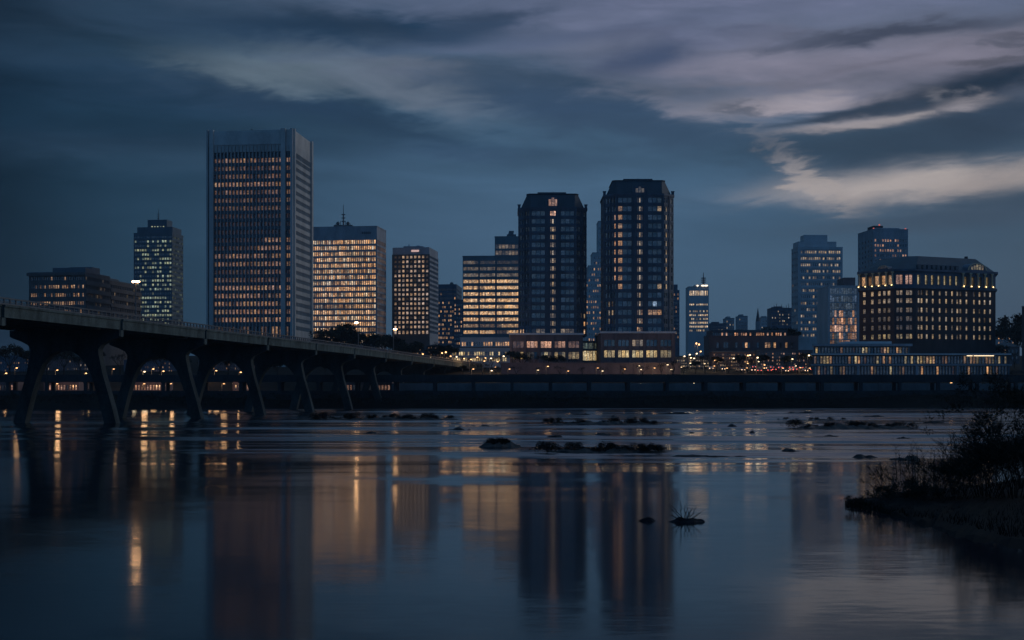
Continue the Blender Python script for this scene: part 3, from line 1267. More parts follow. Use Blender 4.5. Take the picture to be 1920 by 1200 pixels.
    yrow = ybase + (12 if dorm > .3 else 12)
    b.facade(pod[0], pod[1], pz0, pz1, cl, [(Z(yrow + 11, D - 5), Z(yrow - 1, D - 5)), (Z(yrow + 32, D - 5), Z(yrow + 19, D - 5))],
             lambda k, c_, R, C: litcols('podium', k, c_, r) or dim(), .5, mi=1, name='podium_window')
    for i in (1, 2, 3):
        b.blind(pod[i], pod[(i + 1) % 4], pz0, pz1, 1)
    for i in range(nb + 1):
        a = Lp * (.015 + i * .19)
        b.wall.bar(pod[0], pod[1], .5, (max(.02, a - .5), min(Lp - .02, a + .5)), pz0, pz1, 1, .1)
    mb = MB()
    mb.prism(inset(pod, -.5), pz1, pz1 + .7)
    b.part('podium_roof', mb, 'white')
    return b.done()


def lit1(where, k, c, r):
    if where == 'front':
        if c in (3, 4, 5):
            if k in (0,):
                return sc(PNK, .85 if c > 3 else .7)
            if c == 4:
                return sc(WHT, (.5 if k < 8 or k > 13 else .28) * r.uniform(.5, 1.1))
            return sc(WHT, .12 * r.random())
        if k == 15:
            return sc(WHT, .3 * r.random() ** 2)
        return None
    if where == 'left':
        return sc(AMB, .5) if k == 15 and c < 2 else None
    if where == 'right':
        return sc(AMB, .7) if k in (14, 15) and c == 3 else sc(WHT, .3) if k == 13 and c > 1 else None
    if where == 'dormer':
        return sc(PNK, .28)
    if where == 'podium':
        if k == 1:
            return sc(YEL, .7 * r.random() ** 2)
        g = c // 3
        return sc(PNK, (.1, .45, .55, .3, .12)[g] * r.uniform(.3, 1.3))


def lit2(where, k, c, r):
    if where == 'front':
        if c == 4:
            return sc(WHT, r.uniform(.18, .42))
        if c in (3, 5):
            return sc(WHT, .1 * r.random()) if k < 13 else sc(AMB, .35 * r.random())
        if c == 7 and k == 12:
            return sc(BLU, .5)
        if c in (6, 7, 8) and k in (13,):
            return sc(AMB, .4 * r.random())
        if c == 0 and 1 <= k <= 10:
            return sc(AMB, .38 * r.uniform(.5, 1.0) * (1 if k > 1 else .7))
        if c == 8 and k in (1, 10):
            return sc(WHT, .3)
        return None
    if where == 'left':
        if c == 3 and 2 <= k <= 9:
            return sc(PNK, .26 + .03 * k)
        if c in (1, 2) and k in (12, 13, 14):
            return sc(WHT, .3 * r.random())
        return None
    if where == 'right':
        if c == 1 and 1 <= k <= 10:
            return sc(WHT, .2 + .025 * k)
        return None
    if where == 'dormer':
        return sc((1, .8, .6), .07)
    if where == 'podium':
        if k == 1:
            return sc(YEL, (.45, .6, .62, .6, .2)[c // 3] * r.uniform(.6, 1.1))
        return sc(WHT, .3 * r.random()) if c // 3 == 2 else None


twin('dark granite mansard tower with one bright central window column, left one of the pair', 490, 972, 1100, 391, 357, 629, 956, 1093, 21, lit1, .36)
twin('dark granite mansard tower with three lit window columns, taller right one of the pair', 480, 1132, 1263, 366, 331.5, 626, 1126.7, 1266, 22, lit2, .22)


# ---- small generic blocks
def block(name, label, cat, D, th, xl, xc, xr, ytop, side, wallm, glass, cols, rows, lit, seed, sidecols=None, recess=.3, by='cell',
          back=None, base=None, roofm='dgrey', sidelit=None, group=None, finish=True, roof_t=.4):
    P = footprint(D, th, xl, xc, xr, side, back)
    FL, FR, BR, BL = P
    bs = terr(D) - 1.5 if base is None else base
    b = Bld(name, label, cat, (*mid(P), bs), [wallm], glass, seed, group)
    zt = Z(ytop, D)
    b.P, b.zt, b.base, b.D = P, zt, bs, D
    nm = 'window' if by == 'cell' else 'ribbon_window'
    b.facade(FL, FR, bs, zt, cols, rows, lit(b.r), recess, by, name=nm)
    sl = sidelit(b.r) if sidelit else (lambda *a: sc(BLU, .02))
    if side == 'R' and sidecols:
        b.facade(FR, BR, bs, zt, sidecols, rows, sl, recess, by, name=nm)
    else:
        b.blind(FR, BR, bs, zt)
    b.blind(BR, BL, bs, zt)
    if side == 'L' and sidecols:
        b.facade(BL, FL, bs, zt, sidecols, rows, sl, recess, by, name=nm)
    else:
        b.blind(BL, FL, bs, zt)
    if roof_t:
        roofslab(b, P, zt, roof_t, roofm)
    if finish:
        b.done()
    return b


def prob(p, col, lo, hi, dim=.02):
    """each window is lit with chance p; the rest get a faint painted sky reflection"""
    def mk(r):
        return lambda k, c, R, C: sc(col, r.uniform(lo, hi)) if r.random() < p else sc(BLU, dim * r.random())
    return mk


def rowp(ps, col, lo, hi, dim=.02):  # chance per row; unlit panes get the same painted sky reflection
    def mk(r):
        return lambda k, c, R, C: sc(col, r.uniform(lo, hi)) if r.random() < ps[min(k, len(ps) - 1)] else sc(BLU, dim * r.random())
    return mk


def penthouse(b, fx0, fx1, fy0, fy1, ztop, m_, z0=None, name='upper_storey'):
    FL, FR, BR, BL = b.P
    q = lambda a, c: FL.lerp(FR, a).lerp(BL.lerp(BR, a), c)
    mb = MB()
    mb.prism([q(fx0, fy0), q(fx1, fy0), q(fx1, fy1), q(fx0, fy1)], z0 if z0 else b.zt + .3, ztop)
    return b.part(name, mb, m_)


# dark teal tower with greenish lights, far left
D = 800
b = block('office_tower', 'dark teal glass tower with sparse greenish-white windows and stepped top, far left', 'tower', D, 7, 250.7, 322.9, 343.5, 437, 'R', 'dgrey',
          'tglass', (15, .72, .4, .4), rws(444, 8.15, 24, .5, D),
          rowp([.05, .4, .3, .6, .4, .65, .5, .55, .5, .45, .6, .5, .65, .45, .7, .6, .6, .5, .65, .5, .7, .7, .6], GRN, .10, .42), 31,
          (9, .6, .4, .4), .25, sidelit=prob(.5, GRN, .03, .22), finish=False)
penthouse(b, .06, .98, .1, .9, Z(424.5, D), 'dgrey')
o = penthouse(b, .30, .80, .2, .7, Z(410, D), 'dgrey', Z(424.5, D) + .02)
mb = MB()
FLq = b.P[0].lerp(b.P[1], .36)
for q in range(5):
    p = b.P[0].lerp(b.P[1], .40 + q * .075) + (b.P[3] - b.P[0]) * .2
    mb.quad((p.x, p.y - .1, Z(424, D)), (p.x + 1.1, p.y - .1, Z(424, D)), (p.x + 1.1, p.y - .1, Z(422, D)), (p.x, p.y - .1, Z(422, D)), lit=sc(GRN, .55 if q != 3 else .15))
mb.build('ribbon_window', b.gl, o)
mast(b, X(297, D + 12), D + 12, Z(410, D), Z(391, D + 12), .35)
b.done()

# dark low office on the far left, with a long receding wing
D = 560
b = block('office_block', 'dark low office block with warm window rows behind the bridge, far left', 'office block', D, 8, 54, 160, 206, 511, 'R', 'brown', 'glass',
          (24, .72, .8, .6), rws(521.5, 15.5, 5, .42, D), rowp([.15, .5, .72, .85, .5], AMB, .08, .4), 32,
          (17, .66, .5, .5), .35, sidelit=prob(.12, WHT, .05, .3), finish=False, base=8)
b.wall.bar(b.P[0], b.P[1], .8, (-.6, (b.P[1] - b.P[0]).length + .3), b.zt - 1.2, b.zt + .1, 0, .2)
for k in range(5):
    z = Z(529.3 + 15.5 * k, D)
    b.wall.bar(b.P[1], b.P[2], .5, (.1, (b.P[2] - b.P[1]).length - .1), z - .9, z + .7, 0, .1)
penthouse(b, .40, .98, .05, .35, Z(501, D), 'dgrey', name='plant_storey')
penthouse(b, .55, .95, .36, .7, Z(505, D + 20), 'dgrey', name='plant_storey')
b.done()
BRq, BLq = b.P[2], b.P[3]
D = BRq.y + .3
b = block('office_wing', 'lower rear wing of the dark office at far left, stepping down toward the teal tower', 'office block', D, 8, 130, CX + F * BRq.x / D, 264, 526, 'R', 'brown', 'glass',
          (6, .6, .5, .5), rws(536, 14.2, 5, .42, D), prob(.1, AMB, .05, .3), 132, (17, .66, .5, .5), .35, sidelit=prob(.14, WHT, .05, .3), finish=False, base=8)
for k in range(5):
    z = Z(543 + 14.2 * k, D)
    b.wall.bar(b.P[1], b.P[2], .5, (.1, (b.P[2] - b.P[1]).length - .1), z - .9, z + .7, 0, .1)
penthouse(b, .3, .9, .05, .4, Z(520, D), 'dgrey', name='plant_storey')
b.done()

# apartment-like dark block between brown block and grid block
D = 900
b = block('apartment_block', 'distant grey block with scattered lights and a small roof spire beside the brown block', 'apartment block', D, 4, 820, 856, 866, 534, 'R', 'granite', 'glass',
          (9, .5, .5, .5), rws(543, 8.2, 14, .5, D), rowp([.05, .08, .1, .15, .25, .4, .4, .45, .5, .5], AMB, .15, .7), 33, (4, .5, .5, .5), .3,
          sidelit=prob(.35, AMB, .1, .6), finish=False)
mast(b, X(846, D), D + 8, b.zt + .4, Z(526, D), .6)
b.done()
D = 780
block('apartment_block', 'lower grey block with scattered warm lights in the gap left of the yellow-lit teal block', 'apartment block', D, 0, 850, 880, 881, 563, 'R', 'granite', 'glass',
      (7, .5, .5, .5), rws(572, 8, 11, .5, D), prob(.42, AMB, .2, .75), 34, back=20)

# pale two-tier building at the foot of the grid block
D = 545
b = block('white_pavilion', 'long white two-tier building with many warm lit windows at the foot of the teal block', 'building', D, 2, 845, 957, 960, 652, 'R', 'white', 'glass',
          (26, .6, .6, .6), rws(663, 11, 2, .62, D), prob(.75, YEL, .25, .95), 35, back=18, finish=False, base=terr(545) - 1)
FL, FR, BR, BL = b.P
UL, UR = FL.lerp(FR, .15), FR
off = (BL - FL) * .2
up = [UL + off, UR + off, BR, BL.lerp(BR, .15)]
b.facade(up[0], up[1], b.zt, Z(633.5, D), (20, .62, .5, .5), [(Z(648, D), Z(640.5, D))], prob(.65, AMB, .3, .9)(b.r), .3)
for i in (1, 2, 3):
    b.blind(up[i], up[(i + 1) % 4], b.zt, Z(633.5, D))
roofslab(b, up, Z(633.5, D), .4, 'white')
b.done()

# glazed link between the twin towers
D = 500
block('glazed_link', 'low glazed link with yellow lit ground floor between the two mansard towers', 'building', D, 0, 1092, 1130, 1131, 641, 'R', 'teal', 'glass',
      (13, .84, .2, .2), [(Z(676, D), Z(658, D)), (Z(654, D), Z(643, D))],
      lambda r: (lambda k, c, R, C: sc(YEL, r.uniform(.3, .7)) if k == 1 else sc(GRN, .1 * r.random())), 36, back=14)

# stepped pale tower seen between the twins
D = 850
bs = terr(D) - 1.5
b = Bld('stepped_tower', 'slender pale stepped tower glimpsed between the two mansard towers', 'tower', (X(1136, D), D + 20, bs), ['blue'], 'glass', 37)
for i, (a, c, y0, y1, d0) in enumerate(((1098, 1180, 520, 690, 0), (1104, 1172, 498, 520, 2), (1112, 1166, 473, 498, 4), (1123, 1156, 413, 473, 6))):
    z0, z1 = (bs if i == 0 else Z(y1, D)), Z((520, 498, 473, 413)[i], D)
    A, B = Vector((X(a, D), D + d0)), Vector((X(c, D), D + d0))
    C_, D_ = B + Vector((0, 30 - 2 * d0)), A + Vector((0, 30 - 2 * d0))
    nr = int((z1 - z0) / 3.6)
    rr = [(z0 + 3.6 * k + 1.2, z0 + 3.6 * k + 2.8) for k in range(nr)]
    b.facade(A, B, z0, z1, (int((c - a) / 4), .5, .4, .4), rr, prob(.45 if i < 2 else .12, AMB, .06, .6)(b.r), .3)
    b.blind(B, C_, z0, z1)
    b.blind(C_, D_, z0, z1)
    b.blind(D_, A, z0, z1)
    roofslab(b, [A, B, C_, D_], z1, .4, 'blue', .3)
b.done()

# slim dark tower just right of the twin
D = 860
b = block('apartment_tower', 'slim grey apartment tower peeping out right of the taller mansard tower', 'tower', D, 0, 1255, 1274, 1276, 545, 'R', 'granite', 'glass',
          (5, .55, .4, .4), rws(552, 8, 12, .55, D), prob(.2, AMB, .05, .4), 38, back=16, finish=False)
penthouse(b, .1, .85, .1, .9, Z(533, D), 'granite')
b.done()

# city-hall-like slab with lit crown and mast
D = 1000
b = block('civic_tower', 'distant blue-grey slab tower with a brightly lit crown and roof mast', 'tower', D, 2, 1290.4, 1329, 1331.3, 538, 'R', 'blue', 'tglass',
          (11, .62, .8, .6), [(Z(554, D), Z(545, D))] + rws(571, 0.01, 1, 300, D) + rws(583.5, 7.2, 6, .5, D),
          lambda r: (lambda k, c, R, C: sc(WHT, r.uniform(.35, 1.0)) if k in (0, 1, 3, 5, 6) and r.random() < .9 else sc(WHT, r.uniform(.1, .7)) if r.random() < .55 else sc(BLU, .02)),
          39, back=20, finish=False)
penthouse(b, .35, .9, .2, .8, Z(533, D), 'blue')
mb = MB()
for q in (.45, .68, .74, .84, .9):
    p = b.P[0].lerp(b.P[1], q)
    mb.ball((p.x, p.y - .3, b.zt + 1.0), .9, .6, .7, 6, 4)
b.part('floodlight', mb, glow('crown_floodlight', (1, .85, .66), 1.6, False))
mast(b, X(1319, D + 8), D + 8, Z(533, D), Z(511, D + 8), .9)
b.done()

# blue-grey stepped office tower at right
D = 720
b = block('office_tower', 'pale blue-grey office tower with two setbacks at its top, at right', 'tower', D, -3, 1484, 1496.5, 1580, 464, 'L', 'blue', 'glass',
          (20, .72, 1.4, 1.2), rws(472.5, 12.0, 14, .42, D),
          rowp([.75, .85, .55, .55, .3, .15, .3, .2, .25, .25, .3, .25, .45, .4], WHT, .08, .42, .03), 40, (3, .5, .5, .5), .35,
          sidelit=prob(.1, WHT, .1, .3), finish=False, roofm='blue')
o = penthouse(b, .02, .88, .12, .9, Z(452, D), 'blue')
penthouse(b, .17, .69, .2, .8, Z(439, D), 'blue', Z(452, D) + .02)
for k in range(15):
    z = Z(466.4 + 12.0 * k, D)
    b.wall.bar(b.P[0], b.P[1], .25, (1.0, (b.P[1] - b.P[0]).length - 1.0), z - .35, z + .35, 0, .1)
b.done()

# tower behind the brick building
D = 820
b = block('office_tower', 'grey tower with red roof beacons rising behind the dark brick hotel-like block', 'tower', D, -6, 1608.5, 1637, 1702.7, 430, 'L', 'grey', 'glass',
          (13, .6, .8, .8), rws(450.5, 9.4, 16, .5, D), rowp([.45, .4, .75, .5, .4, .3], PNK, .1, .6), 41, (5, .4, .6, .6), .35,
          sidelit=prob(.05, WHT, .05, .2), finish=False, roofm='grey')
penthouse(b, .12, .8, .1, .8, Z(426, D), 'grey')
penthouse(b, .15, .42, .3, .7, Z(420, D), 'brick', Z(426, D) + .02, 'plant_room')
for q, y in ((.28, 418.5), (.02, 428.5), (.93, 428.5)):
    p = b.P[0].lerp(b.P[1], q)
    mb = MB()
    mb.ball((p.x, p.y + (8 if q == .28 else .5), Z(y, D)), .6, .6, .6, 6, 4)
    b.part('beacon', mb, M['redb'])
b.done()

# glass block left of the brick building
D = 600
b = block('glass_office', 'pale glass-fronted office with pinkish lit lower floors, tucked left of the dark brick block', 'office block', D, 0, 1546.7, 1553, 1612, 537, 'L', 'blue', 'tglass',
          (12, .88, .8, 1.4), [(Z(y + 6, D), Z(y - 6, D)) for y in (546, 560, 574, 588, 602, 616, 630, 644)],
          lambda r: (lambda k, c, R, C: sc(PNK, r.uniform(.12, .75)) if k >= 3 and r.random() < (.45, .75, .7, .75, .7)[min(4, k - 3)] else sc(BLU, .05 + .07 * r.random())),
          42, back=22, finish=False, roofm='blue')
b.wall.bar(b.P[0], b.P[1], .6, ((b.P[1] - b.P[0]).length - .9, (b.P[1] - b.P[0]).length), b.base, b.zt, 0, .1)
penthouse(b, .62, .98, .3, .9, Z(518, D), 'maroon', name='plant_room')
b.done()


# ---- 6 the dark brick block with mansard roof and lit loggias
def brick_hotel():
    D = 470
    base = terr(D) - 1.5
    pts = [Vector((X(px, d), d)) for px, d in ((1611, 482), (1677, 470.5), (1717, 470), (1866.7, 482))]
    dv = Vector((.32, 1)).normalized() * 30
    back = [pts[3] + dv, pts[0] + dv * 1.1]
    poly = pts + back
    b = Bld('brick_block', 'large dark brick block with mansard roof and golden lit loggias at its corners, at right', 'building',
            (*mid(poly), base), ['brick', 'granite'], 'glass', 51)
    r = b.r
    zw = Z(508.5, D)
    zc = Z(538, D)
    rows = [(Z(y + 4.3, D), Z(y - 4.3, D)) for y in (548.5, 563.5, 581, 597.5, 613.5, 630.5)]
    up = [(Z(532.5, D), Z(515, D))]
    rl = [.62, .6, .5, .3, .3, .55]

    def lit_left(k, c, R, C):
        lv = (.7, .6, .3, .15, .12, .5)[k] * r.uniform(.4, 1.1)
        return sc(YEL if k == 5 else WHT, lv * .6)

    def lit_front(k, c, R, C):
        g = (.62, .62, .58, .52, .5, .46)[k]
        lv = g * r.uniform(.45, 1.15) if r.random() > .12 else .1
        return sc((1, .74, .48), lv * .6)
    Ls = [(pts[i + 1] - pts[i]).length for i in range(3)]
    A, B, C_, E = pts
    # left face
    L = Ls[0]
    b.facade(A, B, base, zc, [(L * q, L * q + 1.25) for q in (.10, .33, .53, .67, .80)], rows, lit_left, .4)
    L = Ls[1]
    b.facade(B, C_, base, zc, [(L * q, L * q + w_) for q, w_ in ((.10, .9), (.26, .9), (.55, 1.2), (.72, .9))], rows, lambda *a: sc(lit_left(*a), .8), .4)
    L = Ls[2]
    fc = [(L * q, L * q + .95) for q in (.025, .062, .125, .20, .285, .365, .44, .505, .545, .62, .715, .785, .85, .92)]
    b.facade(C_, E, base, zc, fc, rows, lit_front, .4)
    # attic storey behind the cornice
    L = Ls[0]
    b.facade(A, B, zc, zw, [(L * q, L * (q + .15)) for q in (.05, .24, .43, .62, .81)], up, lambda k, c, R, C: sc(AMB, r.uniform(.1, .5)), .9, mi=1, name='loggia_window')
    L = Ls[1]
    b.facade(B, C_, zc, zw, [(L * q, L * (q + .14)) for q in (.08, .24, .52, .70)], up, lambda k, c, R, C: sc(PNK, r.uniform(.25, .5)), .6, mi=1, name='loggia_window')
    L = Ls[2]
    ac = [(L * q, L * q + 1.25) for q in (.02, .115, .19, .27, .345, .415, .49)] + [(L * q, L * q + 1.6) for q in (.60, .69, .78, .87)]
    b.facade(C_, E, zc, zw, ac, up, lambda k, c, R, C: sc(YEL, r.uniform(.25, .55)) if c < 7 else sc(YEL, r.uniform(.02, .18)), .9, mi=1, name='loggia_window')
    for i in (3, 4, 5):
        b.blind(poly[i], poly[(i + 1) % 6], base, zw)
    # cornices
    mb = MB()
    mb.prism(inset(poly, -.6), zc - .5, zc + .3)
    b.part('cornice', mb, 'granite')
    mb = MB()
    mb.prism(inset(poly, -.9), zw, zw + .8)
    b.part('cornice', mb, 'granite')
    # loggia columns, lit from lamps at their heads
    lampm = glow('loggia_uplight', (1.0, .68, .28), 7, True)
    cm = mat('yellowish_stone', (.55, .46, .30), .7, .15, .8)  # one even yellowish stone colour for columns and arch rings
    for (P0, P1, qs) in ((A, B, (.03, .225, .415, .605, .795, .97)), (C_, E, (.575, .67, .765, .855, .945))):
        e = (P1 - P0).normalized()
        n_ = Vector((e.y, -e.x))
        L = (P1 - P0).length
        for q in qs:
            p = P0 + e * (L * q) + n_ * .55
            mb = MB()
            mb.tube((p.x, p.y, zc + .3), (p.x, p.y, zw - .05), .36, .3, 8)
            mb.box(p.x - .5, p.x + .5, p.y - .45, p.y + .45, zw - .5, zw - .04)
            mb.box(p.x - .48, p.x + .48, p.y - .45, p.y + .45, zc + .32, zc + .7)
            o = b.part('column', mb, cm)
            mb = MB()
            pl = p + n_ * .62
            mb.ball((pl.x, pl.y, zc + .75), .2, .2, .14, 6, 4)
            mb.build('uplight', lampm, o)
    # mansard
    c = Vector(mid(poly))
    zt = Z(478.5, D + 6)
    mb = MB()
    top = [Vector((X(px, d), d)) for px, d in ((1652, 490), (1697, 480), (1722, 479), (1829, 490))]
    top = top + [top[3] + dv * .5, top[0] + dv * .5]
    mb.prism(inset(poly, .4), zw + .8, zt, 0, top)
    b.part('roof', mb, 'copper')
    mb = MB()
    p = top[3]
    mb.box(p.x - 3.2, p.x - 2.2, p.y + 2, p.y + 3, zt - .1, zt + 1.2)
    b.part('chimney', mb, 'brick')
    # gabled pavilion with round arch on the right
    e = (E - C_).normalized()
    n_ = Vector((e.y, -e.x))
    L = Ls[2]

    def gable(P0, e, n_, u0, u1, zb_, ztp, m_, depth, arch_lit, nm):
        uc = (u0 + u1) / 2
        R_ = (u1 - u0) / 2
        prof = [(u0, zb_), (u1, zb_)] + [(uc + R_ * math.cos(a), zb_ + .3 + (ztp - zb_ - .3) * math.sin(a)) for a in [math.pi * q / 12 for q in range(1, 12)]] 
        fr_ = [P0 + e * u + n_ * .5 for u, z in prof]
        bk_ = [P0 + e * u - n_ * depth for u, z in prof]
        mb = MB()
        f3 = [(*p, z) for p, (u, z) in zip(fr_, prof)]
        b3 = [(*p, z) for p, (u, z) in zip(bk_, prof)]
        mb.face(f3)
        for i in range(len(prof)):
            j = (i + 1) % len(prof)
            mb.face([f3[j], f3[i], b3[i], b3[j]])
        o = b.part(nm, mb, m_)
        # round-headed window and yellowish arch ring
        ring = MB()
        for q in range(12):
            a0, a1 = math.pi * q / 12, math.pi * (q + 1) / 12
            P = lambda a, k: (*(P0 + e * (uc + R_ * k * math.cos(a)) + n_ * .62), zb_ + .35 + (ztp - zb_ - .3) * k * math.sin(a))
            ring.face([P(a0, .84), P(a0, .97), P(a1, .97), P(a1, .84)])
        ring.build('arch_ring', cm, o)
        gl_ = MB()
        for q in range(5):
            a = -.62 + q * .26
            h_ = math.sqrt(max(0, .62 - a * a)) * .8
            P = lambda k, z: (*(P0 + e * (uc + R_ * k) + n_ * .56), z)
            gl_.quad(P(a, zb_ + .5), P(a + .2, zb_ + .5), P(a + .2, zb_ + .5 + (ztp - zb_) * h_), P(a, zb_ + .5 + (ztp - zb_) * h_), lit=sc(YEL, arch_lit * r.uniform(.5, 1)))
        gl_.build('arch_window', b.gl, o)
    gable(C_, e, n_, L * .63, L * .88, zw + .8, Z(488.5, D), 'granite', 9, .2, 'gable')
    e0 = (B - A).normalized()
    gable(A, e0, Vector((e0.y, -e0.x)), Ls[0] * .55, Ls[0] * .86, zw + .8, Z(496, D), 'granite', 6, .03, 'gable')
    # row of small dormer windows along the eaves of the long roof
    mb = MB()
    for q in range(9):
        u = L * (.04 + q * .058)
        mb.bar(C_, E, -.3, (u, u + 1.2), zw + 1.0, zw + 2.6, 0, 1.6)
    b.part('dormer', mb, 'dgrey')
    # roof tie strip in pale stone over the loggias
    return b.done()


brick_hotel()


# ---- 7 the long low glazed terrace building in front of it
def terrace_building():
    D = 428
    base = terr(D) - 2
    xl, xr = X(1524, D), X(1893, D)
    b = Bld('terrace_building', 'long low three-tier glazed building with flat roof slabs in front of the dark brick block', 'building',
            ((xl + xr) / 2, D + 10, base), ['dgrey', 'grey'], 'glass', 52)
    r = b.r

    def lit(p, hi):
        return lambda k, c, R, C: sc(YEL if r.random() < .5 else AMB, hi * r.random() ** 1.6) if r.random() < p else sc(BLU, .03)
    L = xr - xl
    b.facade((xl, D), (xr, D), base, Z(684, D), (62, .7, .5, .5), [(Z(702, D), Z(687, D))], lit(.42, .62), .5, by='cell')
    b.facade((xl, D + .8), (xr, D + .8), Z(684, D), Z(664, D), (62, .72, .5, .5), [(Z(681.5, D), Z(668, D))], lit(.5, .5), .5, by='cell')
    x2 = X(1706, D + 3)
    b.facade((xl + 1, D + 3), (x2, D + 3), Z(664, D), Z(647, D), (30, .72, .5, .5), [(Z(661.5, D), Z(651, D))], lit(.55, .5), .5, by='cell')
    b.blind((xl * 1.05, D + 20), (xl, D), base, Z(664, D))
    b.blind((xr, D), (xr, D + 20), base, Z(664, D))
    b.blind((x2, D + 3), (x2, D + 20), Z(664, D), Z(647, D))
    b.blind((xl * 1.05 + 1, D + 20), (xl + 1, D + 3), Z(664, D), Z(647, D))
    mb = MB()
    mb.prism([(xl - .8, D - .7), (xr + .5, D - .7), (xr + .5, D + 20), (xl * 1.05 - .8, D + 20)], Z(685.5, D), Z(683.2, D))
    b.part('floor_slab', mb, 'grey')
    mb = MB()
    mb.prism([(xl - .8, D - .4), (xr + .5, D - .4), (xr + .5, D + 20), (xl * 1.05 - .8, D + 20)], Z(665.5, D), Z(662.8, D))
    b.part('roof', mb, 'white')
    mb = MB()
    mb.prism([(xl + .2, D + 2), (x2 + .6, D + 2), (x2 + .6, D + 20), (xl * 1.05 + .2, D + 20)], Z(648.5, D), Z(644, D))
    b.part('roof', mb, 'grey')
    mb = MB()
    mb.box(X(1585, D + 6), X(1672, D + 6), D + 6, D + 16, Z(644, D), Z(640, D + 6))
    b.part('roof_plant', mb, 'white')
    for px in (1608, 1718, 1795):
        mb = MB()
        mb.box(X(px, D) - .35, X(px, D) + .35, D - .55, D + .4, base, Z(685.5, D) - .01)
        b.part('pillar', mb, 'grey')
    mb = MB()
    for px in (1818, 1831, 1838, 1848, 1858):
        mb.box(X(px, D) - .9, X(px, D) + .9, D - .25, D + .05, Z(667.6, D), Z(666.6, D))
    b.part('canopy_light', mb, glow('canopy_lamp', (1, .75, .45), 2.2, False))
    return b.done()


terrace_building()

# brick low building on the slope
D = 565
b = block('brick_hall', 'long low maroon brick building with a few orange windows beyond the car lights', 'building', D, 0, 1326, 1330, 1497, 631, 'L', 'maroon', 'glass',
          [(u, u + 1.0) for u in (3.2, 6.3, 7.4, 11.5, 14.6, 15.8, 17, 21, 24.6, 25.9, 27.1, 28.4, 31, 33.5, 36)],
          [(Z(652, D), Z(642, D))], prob(.45, AMB, .15, .75), 53, back=16, base=terr(D) - 2, roofm='maroon')
D = 620
block('brick_hall', 'farther maroon brick building with an orange lit storey peeping above the long low one', 'building', D, 0, 1333, 1334, 1476, 620, 'L', 'maroon', 'glass',
      (34, .7, .5, .5), [(Z(629.5, D), Z(624, D))], prob(.4, (1, .5, .3), .15, .7), 54, back=16, roofm='dgrey')

# far roofs on the hill
for (xa, xb, yt, Dd, wm_, lab, seed) in (
        (1330, 1362, 607, 1050, 'granite', 'low dark building right of the slab tower with the lit crown', 61),
        (1360, 1377, 597, 1150, 'grey', 'small grey distant block with uneven roof on the skyline left of the squarish one', 62),
        (1384, 1402, 593, 1120, 'grey', 'squarish distant grey block on the skyline left of the thin spire', 63),
        (1426, 1447, 596, 1100, 'blue', 'small pale distant building on the skyline right of the thin spire', 64),
        (1445, 1484, 578, 1000, 'granite', 'wide dark distant building touching the pale stepped tower on its left', 65)):
    b = block('distant_building', lab, 'building', Dd, 0, xa, xa + 1, xb, yt, 'L', wm_, 'glass', (max(4, int((xb - xa) / 3)), .5, .4, .4),
              rws(yt + 6, 6, 5, .5, Dd), prob(.22, WHT, .1, .6), seed, back=16, finish=False)
    penthouse(b, .2, .6, .2, .8, Z(yt - 4, Dd), wm_)
    if seed == 65:
        for q in range(8):
            p = b.P[0].lerp(b.P[1], .05 + q * .12)
            mb = MB()
            mb.tube((p.x, p.y + 2, b.zt), (p.x, p.y + 2, b.zt + 1.5 + 3 * ((q * 37) % 5) / 5), .3, .15, 5)
            b.part('roof_post', mb, 'pole')
    b.done()
D = 1080
sp_ = thing('church_spire', 'thin dark church spire on the far skyline between small blocks', 'church', (X(1421, D), D, terr(D) - 1))
mb = MB()
x = X(1421, D)
mb.box(x - 1.7, x + 1.7, D - 1.7, D + 1.7, terr(D) - 1, Z(603, D))
mb.build('tower', M['grey'], sp_)
mb = MB()
mb.tube((x, D, Z(603, D)), (x, D, Z(577, D)), 1.9, .1, 8)
mb.build('spire', M['copper'], sp_)


# low shops and flats with scattered lamps, half hidden by the street trees
for i, (xa, xb, yt, D, wm_, lab, p_, col_, sp, fr) in enumerate((
        (1266, 1332, 672, 535, 'granite', 'low dark block with many small lights right of the taller mansard tower', .5, WHT, 5.2, .5),
        (1335, 1418, 660, 530, 'maroon', 'long dark block with dim lights below the long maroon building', .34, AMB, 6.5, .45),
        (1420, 1524, 658, 525, 'granite', 'dark block with dim reddish lights left of the terrace building', .36, PNK, 6.5, .45),
        (742, 800, 652, 575, 'granite', 'dim low block with warm windows below the brown block', .42, AMB, 6, .5),
        (800, 846, 648, 565, 'brick', 'dim low brick block left of the white two-tier building', .45, AMB, 6, .45),
        (-40, 60, 668, 480, 'granite', 'dark block with few lights seen under the bridge at the left edge', .22, AMB, 7, .4),
        (66, 176, 672, 485, 'maroon', 'dark block with few lights seen through the first bridge arch', .24, WHT, 7, .4),
        (232, 330, 676, 480, 'granite', 'dark block with few lights seen through the second bridge arch', .3, AMB, 7, .4),
        (372, 470, 678, 485, 'maroon', 'dark block with few lights seen through the third bridge arch', .25, AMB, 7, .4))):
    n_ = max(1, int((700 - yt - 3) / sp))
    block('low_block', lab, 'building', D, 0, xa, xb, xb + .6, yt, 'R', wm_, 'glass', (max(6, int((xb - xa) / 4.2)), fr, .5, .5),
          rws(yt + sp * .8, sp, n_, .5, D), prob(p_, col_, .05, .32 if xb < 500 else .7, .015), 200 + i, back=12)


